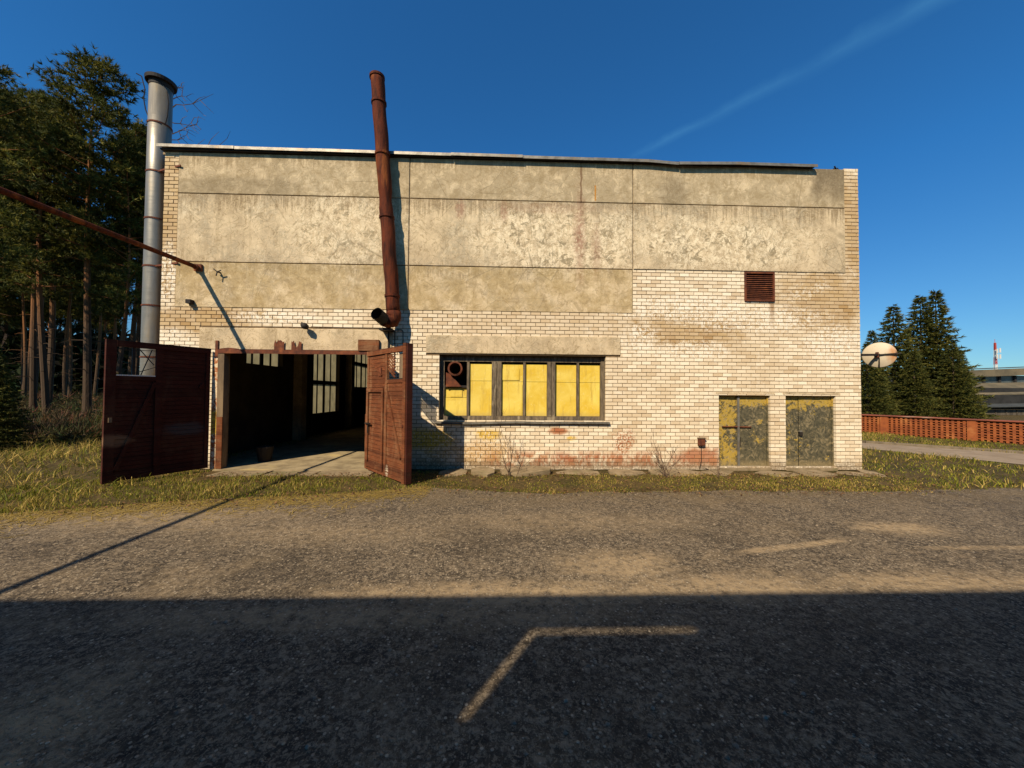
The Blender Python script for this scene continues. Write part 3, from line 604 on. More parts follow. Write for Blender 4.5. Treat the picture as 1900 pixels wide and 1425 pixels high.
MB().box(wx(822), wx(864.5), YF-0.02, YF+0.084, wz(719), wz(715)).build('cross_bar', MT['dark_steel'], wo)
for (pa_, pb_, splits) in ((822.5, 864.5, (719, 738, 776)), (869, 911, (673, 706, 776)), (929, 970, (673, 707, 776)), (974, 1015, (673, 707, 776)), (1030, 1071, (673, 707.5, 776)), (1075, 1116, (673, 707.5, 776))):
    for (t, bt) in zip(splits, splits[1:]):
        dz = random.uniform(0.0, 0.012); tilt = random.uniform(-0.01, 0.01)
        q = MB().box(wx(pa_)+0.006, wx(pb_)-0.006, YF+0.03+dz, YF+0.045+dz, max(wz(bt)+0.004, 1.404), min(wz(t)-0.004, 2.855))
        q.build('board', MT['yellow'], wo)
for (px0, px1, py0, py1) in ((931, 963, 682, 704), (834, 856, 722, 737), (940, 968, 712, 772)):
    MB().box(wx(px0), wx(px1), YF+0.022, YF+0.03, wz(py1), wz(py0)).build('patch_board', MT['yellow'], wo)
si = MB(); n = 24
for i in range(n+1):
    x = 6.74 + (11.36-6.74)*i/n; dz = 0.014*mnoise.noise((x*1.4, 2, 0)) - 0.03*max(0, 1-abs(x-7.6)/0.9)
    si.v += [(x, YF-0.05, 1.30+dz*0.3), (x, -0.07, 1.262+dz), (x, -0.075, 1.222+dz), (x, -0.066, 1.222+dz), (x, -0.06, 1.25+dz), (x, YF-0.05, 1.285+dz*0.3)]
for i in range(n):
    for k in range(6): si.f.append((i*6+k, i*6+(k+1) % 6, i*6+6+(k+1) % 6, i*6+6+k))
si.f += [(5, 4, 3, 2, 1, 0), tuple(n*6+k for k in range(6))]
si.build('window_sill', MT['sill_metal'], wo)
MB().box(wx(816), wx(866), YF+0.5, YF+0.52, 1.9, 3.0).build('pane_shade_sheet', MT['far_dark'], wo)  # near-black sheet in place of the darkness behind the missing pane
# steel doors ------------------------------------------------------------
def steel_door(x0, x1, xs_, z0, z1):
    fr = MB().box(x0+0.004, x0+0.04, 0.10, 0.2, z0, z1-0.002).box(x1-0.045, x1-0.004, 0.08, 0.2, z0, z1-0.002).box(x0+0.04, x1-0.045, 0.10, 0.2, z1-0.06, z1-0.002)
    o = fr.build('steel_door', MT['steel_door'], FB)
    for (p, q, d) in ((x0+0.042, xs_-0.004, 0.0), (xs_+0.004, x1-0.047, -0.012)):
        lf = MB(); nx, nz = 10, 14; b = 0; zb = z0+0.03; zt = z1-0.065
        for j in range(nz+1):
            for i in range(nx+1):
                x = p+(q-p)*i/nx; z = zb+(zt-zb)*j/nz
                buck = 0.012*mnoise.noise((x*3, z*2.2, d*50)) * min(1, 4*min(i, nx-i)/nx, 4*min(j, nz-j)/nz)
                lf.v.append((x, 0.125+d+buck, z))
        for j in range(nz):
            for i in range(nx):
                k = j*(nx+1)+i; lf.f.append((k, k+1, k+nx+2, k+nx+1))
        lo = lf.build('door_leaf', MT['steel_door'], o, smooth=True)
    MB().box(x0+0.04, x1-0.046, 0.17, 0.19, z0, z1-0.06).build('backing_plate', MT['far_dark'], o)
    return o
s1 = steel_door(14.34, 15.76, 14.93, 0.06, 2.04); s2 = steel_door(16.18, 17.58, 16.62, 0.06, 2.04)
MB().box(14.90, 14.955, 0.075, 0.11, 0.02, 1.97).build('cover_strip', MT['grey_metal'], s1)
MB().tube([(14.48, 0.09, 1.155), (15.28, 0.085, 1.145)], 0.016, 6).build('locking_bar', MT['rust'], s1)
MB().tube([(14.98, 0.10, 0.62), (14.97, 0.08, 0.86)], 0.012, 6).build('handle', MT['dark_steel'], s1)
MB().box(16.62, 16.70, 0.06, 0.10, 0.92, 1.02).build('padlock', MT['dark_steel'], s2)
MB().box(16.60, 16.68, 0.058, 0.1, 1.022, 1.06).build('hasp', MT['grey_metal'], s2)
for (x0, x1) in ((14.34, 15.76), (16.18, 17.58)):
    MB().box(x0-0.08, x1+0.12, -0.004, 0.12, 2.043, 2.098).build('door_lintel', MT['lintel'], FB)
    MB().box(x0+0.002, x1-0.002, -0.03, 0.3, -0.02, 0.058).build('door_step', MT['slab'], FB)
# gate surround and leaves -------------------------------------------------
MB().box(1.03, 1.168, -0.05, -0.004, 0.0, 2.86).build('gate_jamb', MT['jamb'], FB)
MB().box(1.172, 1.33, -0.06, 0.12, 0.026, 3.08).build('gate_post', MT['old_wood'], FB)
MB().box(1.20, 1.34, -0.085, -0.062, 0.03, 1.35).build('post_cladding', MT['gate_lit'], FB)
MB().box(1.17, 5.3, -0.07, 0.05, 3.035, 3.088).box(1.17, 5.3, -0.072, -0.062, 2.99, 3.035).build('gate_header', MT['rust'], FB)
MB().box(1.09, 1.16, -0.05, -0.024, 2.9, 3.32).build('hinge_strap', MT['rust'], FB)
for (xc, w, z1, jag) in ((2.71, 0.26, 3.36, 1), (3.15, 0.26, 3.36, 2), (1.45, 0.5, 3.14, 0)):
    q = MB(); n = 9; top = [z1 + (random.uniform(-0.11, 0.02) if jag else -0.03*abs(i-4)/4) for i in range(n)]
    if jag == 2: top[3:6] = [3.2, 3.16, 3.21]
    for i in range(n):
        x = xc - w/2 + w*i/(n-1); q.v += [(x, -0.05, 3.089), (x, -0.05-0.01*math.sin(i), top[i]), (x, -0.044, 3.089), (x, -0.044-0.01*math.sin(i), top[i])]
    for i in range(n-1):
        k = 4*i; q.f += [(k, k+4, k+5, k+1), (k+2, k+3, k+7, k+6), (k+1, k+5, k+7, k+3)]
    q.build('rusty_plate', MT['rust'], FB)
MB().box(4.75, 5.28, -0.10, -0.025, 3.091, 3.38).build('hinge_cover', MT['gate_lit'], FB)
def make_leaf(hinge, tip, nrm, L, mat, right):
    U = Vector((tip[0]-hinge[0], tip[1]-hinge[1], 0)).normalized(); Nn = Vector((nrm[0], nrm[1], 0)).normalized(); H = Vector((hinge[0], hinge[1], 0)); Z = Vector((0, 0, 1))
    def bar(u0, u1, z0, z1, w0, w1):
        return MB().obox(H + U*((u0+u1)/2) + Nn*((w0+w1)/2) + Z*((z0+z1)/2), U, Nn, Z, (u1-u0)/2, (w1-w0)/2, (z1-z0)/2)
    def diag(u0, z0, u1, z1, w, width):
        return MB().beam(H+U*u0+Nn*w+Z*z0, H+U*u1+Nn*w+Z*z1, width, 0.03, Nn)
    return bar, diag
HB = {}
# left leaf: we look at its shaded inner side
barL, diagL = make_leaf((0.995, -0.08), (0.10, -1.68), (0.873, -0.488), 1.92, None, False)
Z0, Z1 = 0.06, 3.08
lf2 = MB(); 
for src in (barL(0.0, 0.09, Z0, Z1-0.1, -0.03, 0.03), barL(1.70, 1.86, Z0-0.02, Z1+0.03, -0.05, 0.035), barL(0.0, 1.70, Z1-0.11, Z1+0.02, -0.045, 0.045), barL(0.93, 1.05, Z0, Z1-0.11, -0.03, 0.034), barL(0.09, 1.70, Z0, Z0+0.1, -0.03, 0.028), barL(1.05, 1.70, 2.24, 2.34, -0.03, 0.03)):
    b = len(lf2.v); lf2.v += src.v; lf2.f += [tuple(b+i for i in q) for q in src.f]
LG = lf2.build('gate_leaf', MT['gate_dark'], FB, label='red gate leaf darkened in colour for shade with a glazed corner')
barL(0.085, 0.94, Z0+0.09, Z1-0.10, -0.034, -0.024).build('backing_sheet', MT['gate_dark'], LG); barL(1.04, 1.71, Z0+0.09, 2.25, -0.034, -0.024).build('backing_sheet', MT['gate_dark'], LG)
for (u0, u1, za, zb) in ((0.09, 0.93, Z0+0.1, Z1-0.11), (1.05, 1.70, Z0+0.1, 2.24)):
    n = int((zb-za)/0.098)
    for i in range(n):
        a0 = za + (zb-za)*i/n; a1 = za+(zb-za)*(i+1)/n
        if u0 > 1 and 8 <= i <= 9: continue_w = 0.012
        else: continue_w = 0.0
        barL(u0, u1, a0+0.004, a1-0.004, -0.022-random.uniform(0, 0.004), 0.004+random.uniform(0, 0.008)+continue_w).build('plank', MT['gate_dark'], LG)
diagL(1.06, 2.2, 1.67, 0.30, 0.03, 0.07).build('brace', MT['gate_dark'], LG)
diagL(0.14, 2.2, 0.22, 2.08, 0.03, 0.06).build('corner_block', MT['gate_dark'], LG)
barL(0.96, 1.06, 0.3, 2.15, 0.034, 0.05).build('stile', MT['gate_dark'], LG)
barL(1.40, 1.45, 2.34, Z1-0.11, -0.02, 0.02).build('glazing_bar', MT['dark_steel'], LG)
for (u0, z0_, u1, z1_) in ((1.06, 2.55, 1.4, 2.4), (1.12, 2.95, 1.3, 2.36), (1.34, 2.95, 1.08, 2.6), (1.46, 2.9, 1.69, 2.92), (1.06, 2.93, 1.4, 2.91)):
    diagL(u0, z0_, u1, z1_, 0.0, 0.012).build('wire', MT['dark_steel'], LG)
barL(1.06, 1.7, 2.335, 2.36, -0.02, 0.032).build('glazing_bead', MT['white_paint'], LG)
barL(1.745, 1.80, 1.33, 1.43, 0.035, 0.06).build('latch_plate', MT['old_wood'], LG)
# right leaf: sunlit
barR, diagR = make_leaf((5.02, -0.09), (6.47, -1.68), (-0.745, -0.667), 2.13, None, True)
lf2 = MB()
for src in (barR(0.0, 0.10, Z0, 2.98, -0.03, 0.025), barR(1.93, 2.06, Z0-0.04, Z1+0.03, -0.05, 0.04), barR(0.0, 1.93, Z1-0.14, Z1-0.02, -0.045, 0.045), barR(1.02, 1.14, Z0, Z1-0.14, -0.03, 0.03), barR(0.10, 1.93, Z0-0.02, Z0+0.06, -0.03, 0.022), barR(1.14, 1.93, 2.24, 2.32, -0.03, 0.03)):
    b = len(lf2.v); lf2.v += src.v; lf2.f += [tuple(b+i for i in q) for q in src.f]
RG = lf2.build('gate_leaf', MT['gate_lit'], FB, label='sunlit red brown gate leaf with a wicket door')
barR(0.09, 1.03, Z0+0.05, Z1-0.13, -0.034, -0.024).build('backing_sheet', MT['gate_lit'], RG); barR(1.13, 1.94, Z0+0.05, 2.25, -0.034, -0.024).build('backing_sheet', MT['gate_lit'], RG)
for (u0, u1, za, zb) in ((0.10, 1.02, Z0+0.06, Z1-0.14), (1.14, 1.93, Z0+0.06, 2.24)):
    n = int((zb-za)/0.098)
    for i in range(n):
        a0 = za + (zb-za)*i/n; a1 = za+(zb-za)*(i+1)/n
        barR(u0, u1, a0+0.004, a1-0.004, -0.022, 0.004+random.uniform(0, 0.009)).build('plank', MT['gate_lit'], RG)
diagR(1.16, 2.05, 1.86, 0.55, 0.03, 0.06).build('brace', MT['gate_lit'], RG)
diagR(0.20, 2.84, 0.86, 2.42, 0.026, 0.05).build('brace', MT['gate_lit'], RG)
barR(2.075, 2.13, Z0-0.03, Z1+0.01, -0.10, 0.03).build('edge_post', MT['gate_dark'], RG)
w = MB()
for src in (barR(0.02, 0.11, 0.12, 2.12, 0.025, 0.05), barR(0.88, 0.97, 0.12, 2.12, 0.018, 0.045), barR(0.11, 0.88, 2.02, 2.11, 0.018, 0.046), barR(0.11, 0.88, 0.13, 0.24, 0.018, 0.044)):
    b = len(w.v); w.v += src.v; w.f += [tuple(b+i for i in q) for q in src.f]
w.build('wicket_frame', MT['gate_lit'], RG)
barR(-0.1, 0.0, 0.05, 1.45, -0.02, 0.02).build('edge_board', MT['gate_lit'], RG)
diagR(0.02, 1.22, 0.34, 1.23, 0.075, 0.03).build('handle', MT['dark_steel'], RG)
barR(0.13, 0.18, 0.98, 1.24, 0.05, 0.065).build('lock_plate', MT['dark_steel'], RG)
barR(0.70, 0.84, 2.42, 2.62, 0.02, 0.034).build('hinge_plate', MT['rust'], RG)
barR(1.15, 1.93, 2.318, 2.335, -0.02, 0.032).build('glazing_bead', MT['dark_steel'], RG)
for i in range(9):
    zz = 2.36 + i*0.075
    if zz+0.02 < 2.93: diagR(1.15, min(zz+0.22, 2.93), 1.50, zz, 0.0, 0.022).build('slat', MT['gate_lit'], RG)
barR(1.66, 1.92, 2.34, 2.90, -0.03, -0.02).build('patch_board', MT['old_wood'], RG)
barR(1.93, 2.0, 1.25, 1.30, 0.04, 0.06).build('hinge_plate', MT['rust'], RG)

# ------------------------------------------------------------------ things on and beside the wall
FL = thing('galvanised_flue', (-0.88, 0.40, 0), 'tall galvanised sheet metal flue with a black cap beside the left corner of the building', 'chimney')
fx, fy, fr = -0.88, 0.40, 0.245
MB().tube([(fx, fy, -0.02), (fx, fy, 2.6), (fx, fy, 5.2), (fx, fy, 7.8), (fx, fy, 10.42)], fr, 32).build('pipe', MT['galv'], FL, smooth=True)
c = MB(); c.tube([(fx, fy, 10.36), (fx, fy, 10.45)], [0.325, 0.335], 32); c.build('cap', MT['dark_steel'], FL)
MB().tube([(fx, fy, 10.24), (fx, fy, 10.36)], fr+0.012, 32).build('collar', MT['dark_steel'], FL)
for i, zz in enumerate((9.2, 7.87, 6.6, 5.32, 4.27, 2.9)):
    b = MB().tube([(fx, fy, zz-0.02), (fx, fy, zz+0.02)], fr+0.014, 32)
    if i in (1, 3): b.box(fx+0.2, 0.12, 0.02, 0.06, zz-0.02, zz+0.02) if False else b.beam((fx+0.17, fy-fr+0.06, zz), (0.10, -0.06, zz), 0.02, 0.045)
    b.build('strap', MT['rust'], FL)
MB().tube([(fx-0.62, fy-0.05, 10.62), (fx-0.48, fy-0.05, 10.55), (fx-0.33, fy-0.1, 10.15), (fx-0.36, fy-0.1, 9.9), (fx-0.30, fy-0.1, 9.6), (fx-0.22, fy-0.1, 9.4)], 0.014, 5).build('stay_wire', MT['dark_steel'], FL)
MB().tube([(fx+0.25, fy-0.1, 10.1), (fx+0.30, fy-0.1, 9.8), (fx+0.28, fy-0.1, 9.45), (fx+0.23, fy-0.1, 9.2)], 0.014, 5).build('stay_wire', MT['dark_steel'], FL)

SP = thing('rusty_stovepipe', (5.7, -0.27, 3.7), 'leaning rust red stovepipe rising past the roof edge from an elbow above the gate', 'pipe')
pt = lambda t: (5.185 + (5.70-5.185)*t, -0.27, 10.22 + (4.05-10.22)*t)
path = []; rad = []
for i in range(40):
    t = i/39; p = pt(t); path.append((p[0]+0.008*math.sin(t*31), p[1]+0.006*math.sin(t*23), p[2])); rad.append(0.172 + 0.006*mnoise.noise((t*14, 0, 0)) - (0.02 if 0.50 < t < 0.54 else 0))
MB().tube(path, rad, 20).build('pipe', MT['rust_pipe'], SP, smooth=True)
for t in (0.005, 0.115, 0.335, 0.60, 0.93):
    p = pt(t); MB().tube([(p[0], p[1], p[2]-0.03), (p[0]-0.002, p[1], p[2]+0.03)], 0.192, 20).build('band', MT['rust_pipe'], SP, smooth=False)
MB().tube([(5.16, -0.27, 10.2), (5.15, -0.27, 10.36)], 0.01, 5).build('rod', MT['dark_steel'], SP)
MB().tube([(5.70, -0.27, 4.08), (5.71, -0.275, 3.94), (5.68, -0.30, 3.84), (5.60, -0.37, 3.81), (5.50, -0.47, 3.84)], [0.18, 0.185, 0.18, 0.17, 0.165], 18).build('elbow', MT['rust_pipe'], SP, smooth=True)
st = MB(); q0 = Vector((5.53, -0.44, 3.83)); dq = Vector((-0.30, -0.86, 0.30)).normalized()
st.tube([q0, q0+dq*0.34], 0.155, 18, caps=False); st.tube([q0+dq*0.34, q0+dq*0.02], 0.148, 18, caps=False); st.build('open_stub', MT['dark_steel'], SP, smooth=True)
MB().box(5.36, 5.66, -0.35, -0.02, 3.60, 3.655).box(5.50, 5.53, -0.06, -0.03, 3.1, 3.6).build('support_bracket', MT['dark_steel'], SP)

OB = thing('overhead_pipe', (0.55, 0, 5.2), 'long rusty pipe running overhead from the wall towards the camera at left', 'pipe')
MB().tube([(0.60, -0.02, 5.205), (0.565, -1.2, 5.20), (0.53, -2.4, 5.19), (0.46, -3.7, 5.20), (0.40, -6.0, 5.2), (0.35, -11.98, 5.25)], 0.052, 10).build('pipe', MT['rust_pipe'], OB, smooth=True)
MB().box(0.51, 0.70, -0.075, -0.019, 5.12, 5.29).build('wall_plate', MT['rust'], OB)
MB().tube([(0.595, -0.10, 5.205), (0.60, -0.16, 5.205)], 0.068, 10).build('coupling', MT['rust'], OB)

WL = thing('wall_lamp', (3.36, -0.1, 3.72), 'small dark bulkhead lamp on the wall above the gate lintel', 'lamp')
MB().tube([(3.28, -0.012, 3.80), (3.33, -0.16, 3.79), (3.44, -0.20, 3.74)], 0.018, 6).build('bracket', MT['dark_steel'], WL)
MB().tube([(3.34, -0.15, 3.74), (3.42, -0.20, 3.70), (3.50, -0.22, 3.66)], [0.05, 0.085, 0.06], 10).build('lamp_shade', MT['dark_steel'], WL, smooth=True)
MB().tube([(3.50, -0.03, 3.71), (4.4, -0.03, 3.70), (5.3, -0.03, 3.70), (5.50, -0.035, 3.66)], 0.009, 5).build('cable', MT['dark_steel'], WL)
WH = thing('wall_hook', (1.15, -0.05, 5.07), 'small star shaped iron hook on the panel right of the overhead pipe', 'hook')
MB().tube([(1.15, -0.018, 5.09), (1.15, -0.14, 5.08)], 0.02, 6).build('stem', MT['dark_steel'], WH)
for a_ in (20, 140, 262): MB().beam((1.15, -0.13, 5.08), (1.15+0.11*math.cos(R(a_)), -0.14, 5.08+0.11*math.sin(R(a_))), 0.02, 0.02).build('prong', MT['dark_steel'], WH)
WB = thing('wall_bracket', (0.44, -0.05, 4.3), 'stubby iron bracket at the foot of the left panel', 'bracket')
MB().box(0.38, 0.50, -0.14, -0.019, 4.26, 4.36).build('block', MT['dark_steel'], WB); MB().beam((0.44, -0.08, 4.28), (0.47, -0.10, 4.20), 0.03, 0.03).build('pin', MT['dark_steel'], WB)
CB = thing('cable_conduit', (5.78, -0.02, 3.4), 'thin dark conduit loop on the brick between the gate lintel and window lintel', 'cable')
MB().tube([(5.66, -0.02, 2.6), (5.67, -0.02, 3.62), (5.70, -0.02, 3.66), (5.84, -0.02, 3.66), (5.88, -0.02, 3.62), (5.89, -0.02, 3.2)], 0.011, 5).build('conduit', MT['dark_steel'], CB)
EB = thing('junction_box', (13.83, -0.06, 0.7), 'small brown junction box on the wall left of the steel doors', 'box')
MB().box(13.75, 13.92, -0.09, -0.003, 0.66, 0.85, 0.01).build('box', MT['rust'], EB); MB().box(13.735, 13.935, -0.11, -0.005, 0.852, 0.872).build('lid', MT['old_wood'], EB)
MB().tube([(13.84, -0.02, 0.66), (13.84, -0.02, 0.25), (13.80, -0.02, 0.05)], 0.009, 6).build('conduit', MT['dark_steel'], EB)
PE = thing('flue_pipe_end', (7.27, 0.1, 2.65), 'open rusty pipe end poking through the missing pane of the boarded window', 'pipe')
pe = MB(); pe.tube([(7.27, 0.60, 2.62), (7.25, 0.02, 2.66)], 0.175, 20, caps=False); pe.tube([(7.25, 0.02, 2.66), (7.27, 0.60, 2.62)], 0.155, 20, caps=False)
pe.build('pipe', MT['rust_pipe'], PE, smooth=True)
ri = MB(); n = 20
for k in range(n):
    g_ = 2*math.pi*k/n
    for rr, yy in ((0.15, 0.015), (0.195, 0.015), (0.195, 0.04), (0.15, 0.04)): ri.v.append((7.25+rr*math.cos(g_), yy, 2.66+rr*math.sin(g_)))
for k in range(n):
    for j in range(4): ri.f.append((4*k+j, 4*k+(j+1) % 4, 4*((k+1) % n)+(j+1) % 4, 4*((k+1) % n)+j))
ri.build('flange', MT['rust'], PE)
MB().poly([(7.0, 0.12, 2.18), (7.42, 0.12, 2.18), (7.10, 0.12, 2.52), (7.0, 0.12, 2.56)]).poly([(7.0, 0.13, 2.18), (7.0, 0.13, 2.56), (7.10, 0.13, 2.52), (7.42, 0.13, 2.18)]).build('tin_patch', MT['rust'], PE)

SD = thing('satellite_dish', (19.45, 0.6, 3.2), 'round white dish with a rust stain on an arm off the right corner', 'dish')
dn = Vector((-0.735, -0.678, 0.0)).normalized(); dx_ = Vector((0.678, -0.735, 0)).normalized(); dc = Vector((19.45, 0.6, 3.205))
dm = MB(); n = 40; prof = [(0.0, 0.09), (0.12, 0.085), (0.25, 0.055), (0.345, 0.01), (0.368, 0.0), (0.368, -0.015), (0.34, -0.005), (0.24, 0.04), (0.0, 0.075)]
for (rr, hh) in prof:
    for k in range(n): dm.v.append((rr*math.cos(2*math.pi*k/n), -hh, rr*math.sin(2*math.pi*k/n)))
for i in range(len(prof)-1):
    for k in range(n): dm.f.append((i*n+k, i*n+(k+1) % n, (i+1)*n+(k+1) % n, (i+1)*n+k))
do = dm.build('dish', MT['dish'], None, smooth=True)
do.parent = SD; do.location = (0, 0, 0.005); do.rotation_euler = (0, 0, math.atan2(dx_.y, dx_.x))
MB().beam((18.28, 0.30, 3.16), dc + dn*0.115 + Vector((0, 0, 0.0)), 0.05, 0.06).beam(dc+dn*0.115, dc+dn*0.05+dx_*0.44+Vector((0, 0, 0.02)), 0.035, 0.035).build('arm', MT['dark_steel'], SD)
MB().obox(dc+dn*0.14+dx_*-0.04, dx_, dn, Vector((0, 0, 1)), 0.035, 0.05, 0.075).build('clamp', MT['rust'], SD)
MB().beam(dc+dn*0.10+Vector((0, 0, -0.08)), dc+dn*0.05+Vector((0, 0, -0.37)), 0.02, 0.02).build('strut', MT['dark_steel'], SD)
SB = thing('side_bracket', (18.35, 0.3, 6.85), 'dark stub bracket sticking out of the right corner near the top', 'bracket')
MB().box(18.292, 18.44, 0.15, 0.4, 6.83, 6.88).beam((18.29, 0.3, 6.70), (18.40, 0.3, 6.83), 0.03, 0.03).build('bracket', MT['dark_steel'], SB)
RD = thing('roof_debris', (17.75, 0.1, 8.2), 'small clump of dark debris on the top right corner of the roof edge', 'debris')
q = MB()
for i in range(9): q.beam((17.68+random.uniform(0, .16), random.uniform(0.05, .2), 8.285), (17.66+random.uniform(0, .2), random.uniform(0.05, .2), 8.31+random.uniform(0, .09)), 0.03, 0.02)
q.build('twigs', MT['dark_steel'], RD)
# bucket just inside the gate
BK = thing('metal_bucket', (1.75, 1.0, 0.02), 'dim ribbed metal tub on the garage floor inside the gate', 'bucket')
b = MB(); n = 24
for i, (rr, zz) in enumerate(((0.15, 0.02), (0.20, 0.30), (0.215, 0.44), (0.195, 0.44), (0.18, 0.3), (0.13, 0.05))):
    for k in range(n):
        r2 = rr*(1+0.03*(k % 2)); b.v.append((1.75+r2*math.cos(2*math.pi*k/n), 1.0+r2*math.sin(2*math.pi*k/n), zz))
for i in range(5):
    for k in range(n): b.f.append((i*n+k, i*n+(k+1) % n, (i+1)*n+(k+1) % n, (i+1)*n+k))
b.f.append(tuple(range(n))[::-1]); b.f.append(tuple(5*n+k for k in range(n)))
b.build('tub', MT['dark_steel'], BK); MB().tube([(1.55, 1.0, 0.42), (1.6, 0.9, 0.28), (1.75, 0.8, 0.22), (1.9, 0.9, 0.28), (1.95, 1.0, 0.42)], 0.008, 5).build('handle', MT['dark_steel'], BK)

# broken concrete strip at the foot of the wall
AP = MB().box(5.4, 18.3, -0.42, 0.0, -0.2, -0.02).build('wall_foot_strip', MT['slab'], None, kind='structure')
random.seed(21)
x = 6.9
while x < 18.2:
    L = min(random.uniform(0.6, 1.6), 18.25-x+0.05); q = MB(); n = 8; cx = x+L/2; cy = -0.42+random.uniform(-0.06, 0.05); zt = random.uniform(-0.01, 0.035) + (0.07 if 7.6 < x < 8.8 else 0)
    ring = []
    for k in range(n):
        g_ = 2*math.pi*(k+0.5)/n; sq = 1/max(abs(math.cos(g_)), abs(math.sin(g_)))
        ring.append((cx+math.cos(g_)*sq*L/2*random.uniform(0.86, 0.98), cy+math.sin(g_)*sq*0.36*random.uniform(0.75, 1.0)))
    tl = random.uniform(-0.06, 0.06); ty = random.uniform(-0.02, 0.10)
    for (px_, py_) in ring: q.v.append((px_, min(py_, -0.01), zt + tl*(px_-cx) + ty*(py_-cy)))
    for (px_, py_) in ring: q.v.append((px_, min(py_, -0.01), -0.12))
    q.f.append(tuple(range(n))); q.f += [(k, n+k, n+(k+1) % n, (k+1) % n) for k in range(n)]
    q.build('slab', MT['slab'], AP); x += L*random.uniform(0.97, 1.15)
TH = MB()
for (xa, xb, ya, yb, zt) in ((1.5, 2.7, -0.75, -0.17, 0.01), (2.75, 3.9, -0.7, -0.17, 0.0), (3.95, 5.3, -0.72, -0.17, 0.012)):
    MB().box(xa, xb, ya, yb, -0.1, zt, 0.0).build('slab', MT['slab'], AP)

# ------------------------------------------------------------------ the building behind the camera, whose shadow falls across the yard
OP = thing('opposite_building', (8, -12, 0), 'long low workshop across the yard that shades the foreground', 'building')
YB = -12.0; HT = 1.04*(-5.98-YB)
ph = [(5.28, 6.78, 4.82, 5.82), (5.03, 5.15, 5.06, 5.18)]
MB().gridwall((-8, 26), (0, HT), ph, lambda u, v, s: (u, YB if s == 0 else YB-0.12, v)).build('parapet_wall', MT['opp'], OP)
MB().box(5.385, 6.82, YB-0.09, YB-0.04, 4.78, 5.685).build('slit_panel', MT['grey_metal'], OP)  # unseen panel added so its gaps shape the slivers of sun on the yard
MB().box(-8, 26, -22, YB-0.12, 0, 4.3).build('body', MT['opp'], OP)

# ------------------------------------------------------------------ vegetation builders
def tri_tufts(P, D, n, length, width, rng, spread=0.9, cols=None):
    """for each point P (m,3) with direction D (m,3): n spiky triangles; returns V, F, C"""
    m = len(P); k = m*n
    p = np.repeat(P, n, 0); d = np.repeat(D, n, 0)
    r = rng.normal(size=(k, 3)); v = d + r*spread; v /= np.linalg.norm(v, axis=1)[:, None]+1e-9
    s = np.cross(v, rng.normal(size=(k, 3))); s /= np.linalg.norm(s, axis=1)[:, None]+1e-9
    L = length*rng.uniform(0.6, 1.25, (k, 1)); Wd = width*rng.uniform(0.7, 1.3, (k, 1))
    V = np.empty((k, 3, 3)); V[:, 0] = p - s*Wd*0.5; V[:, 1] = p + s*Wd*0.5; V[:, 2] = p + v*L
    C = np.repeat(np.repeat(cols, n, 0), 3, 0)*np.repeat(rng.uniform(0.75, 1.25, (k, 1)), 3, 0)
    return V.reshape(-1, 3), np.arange(k*3).reshape(-1, 3), C
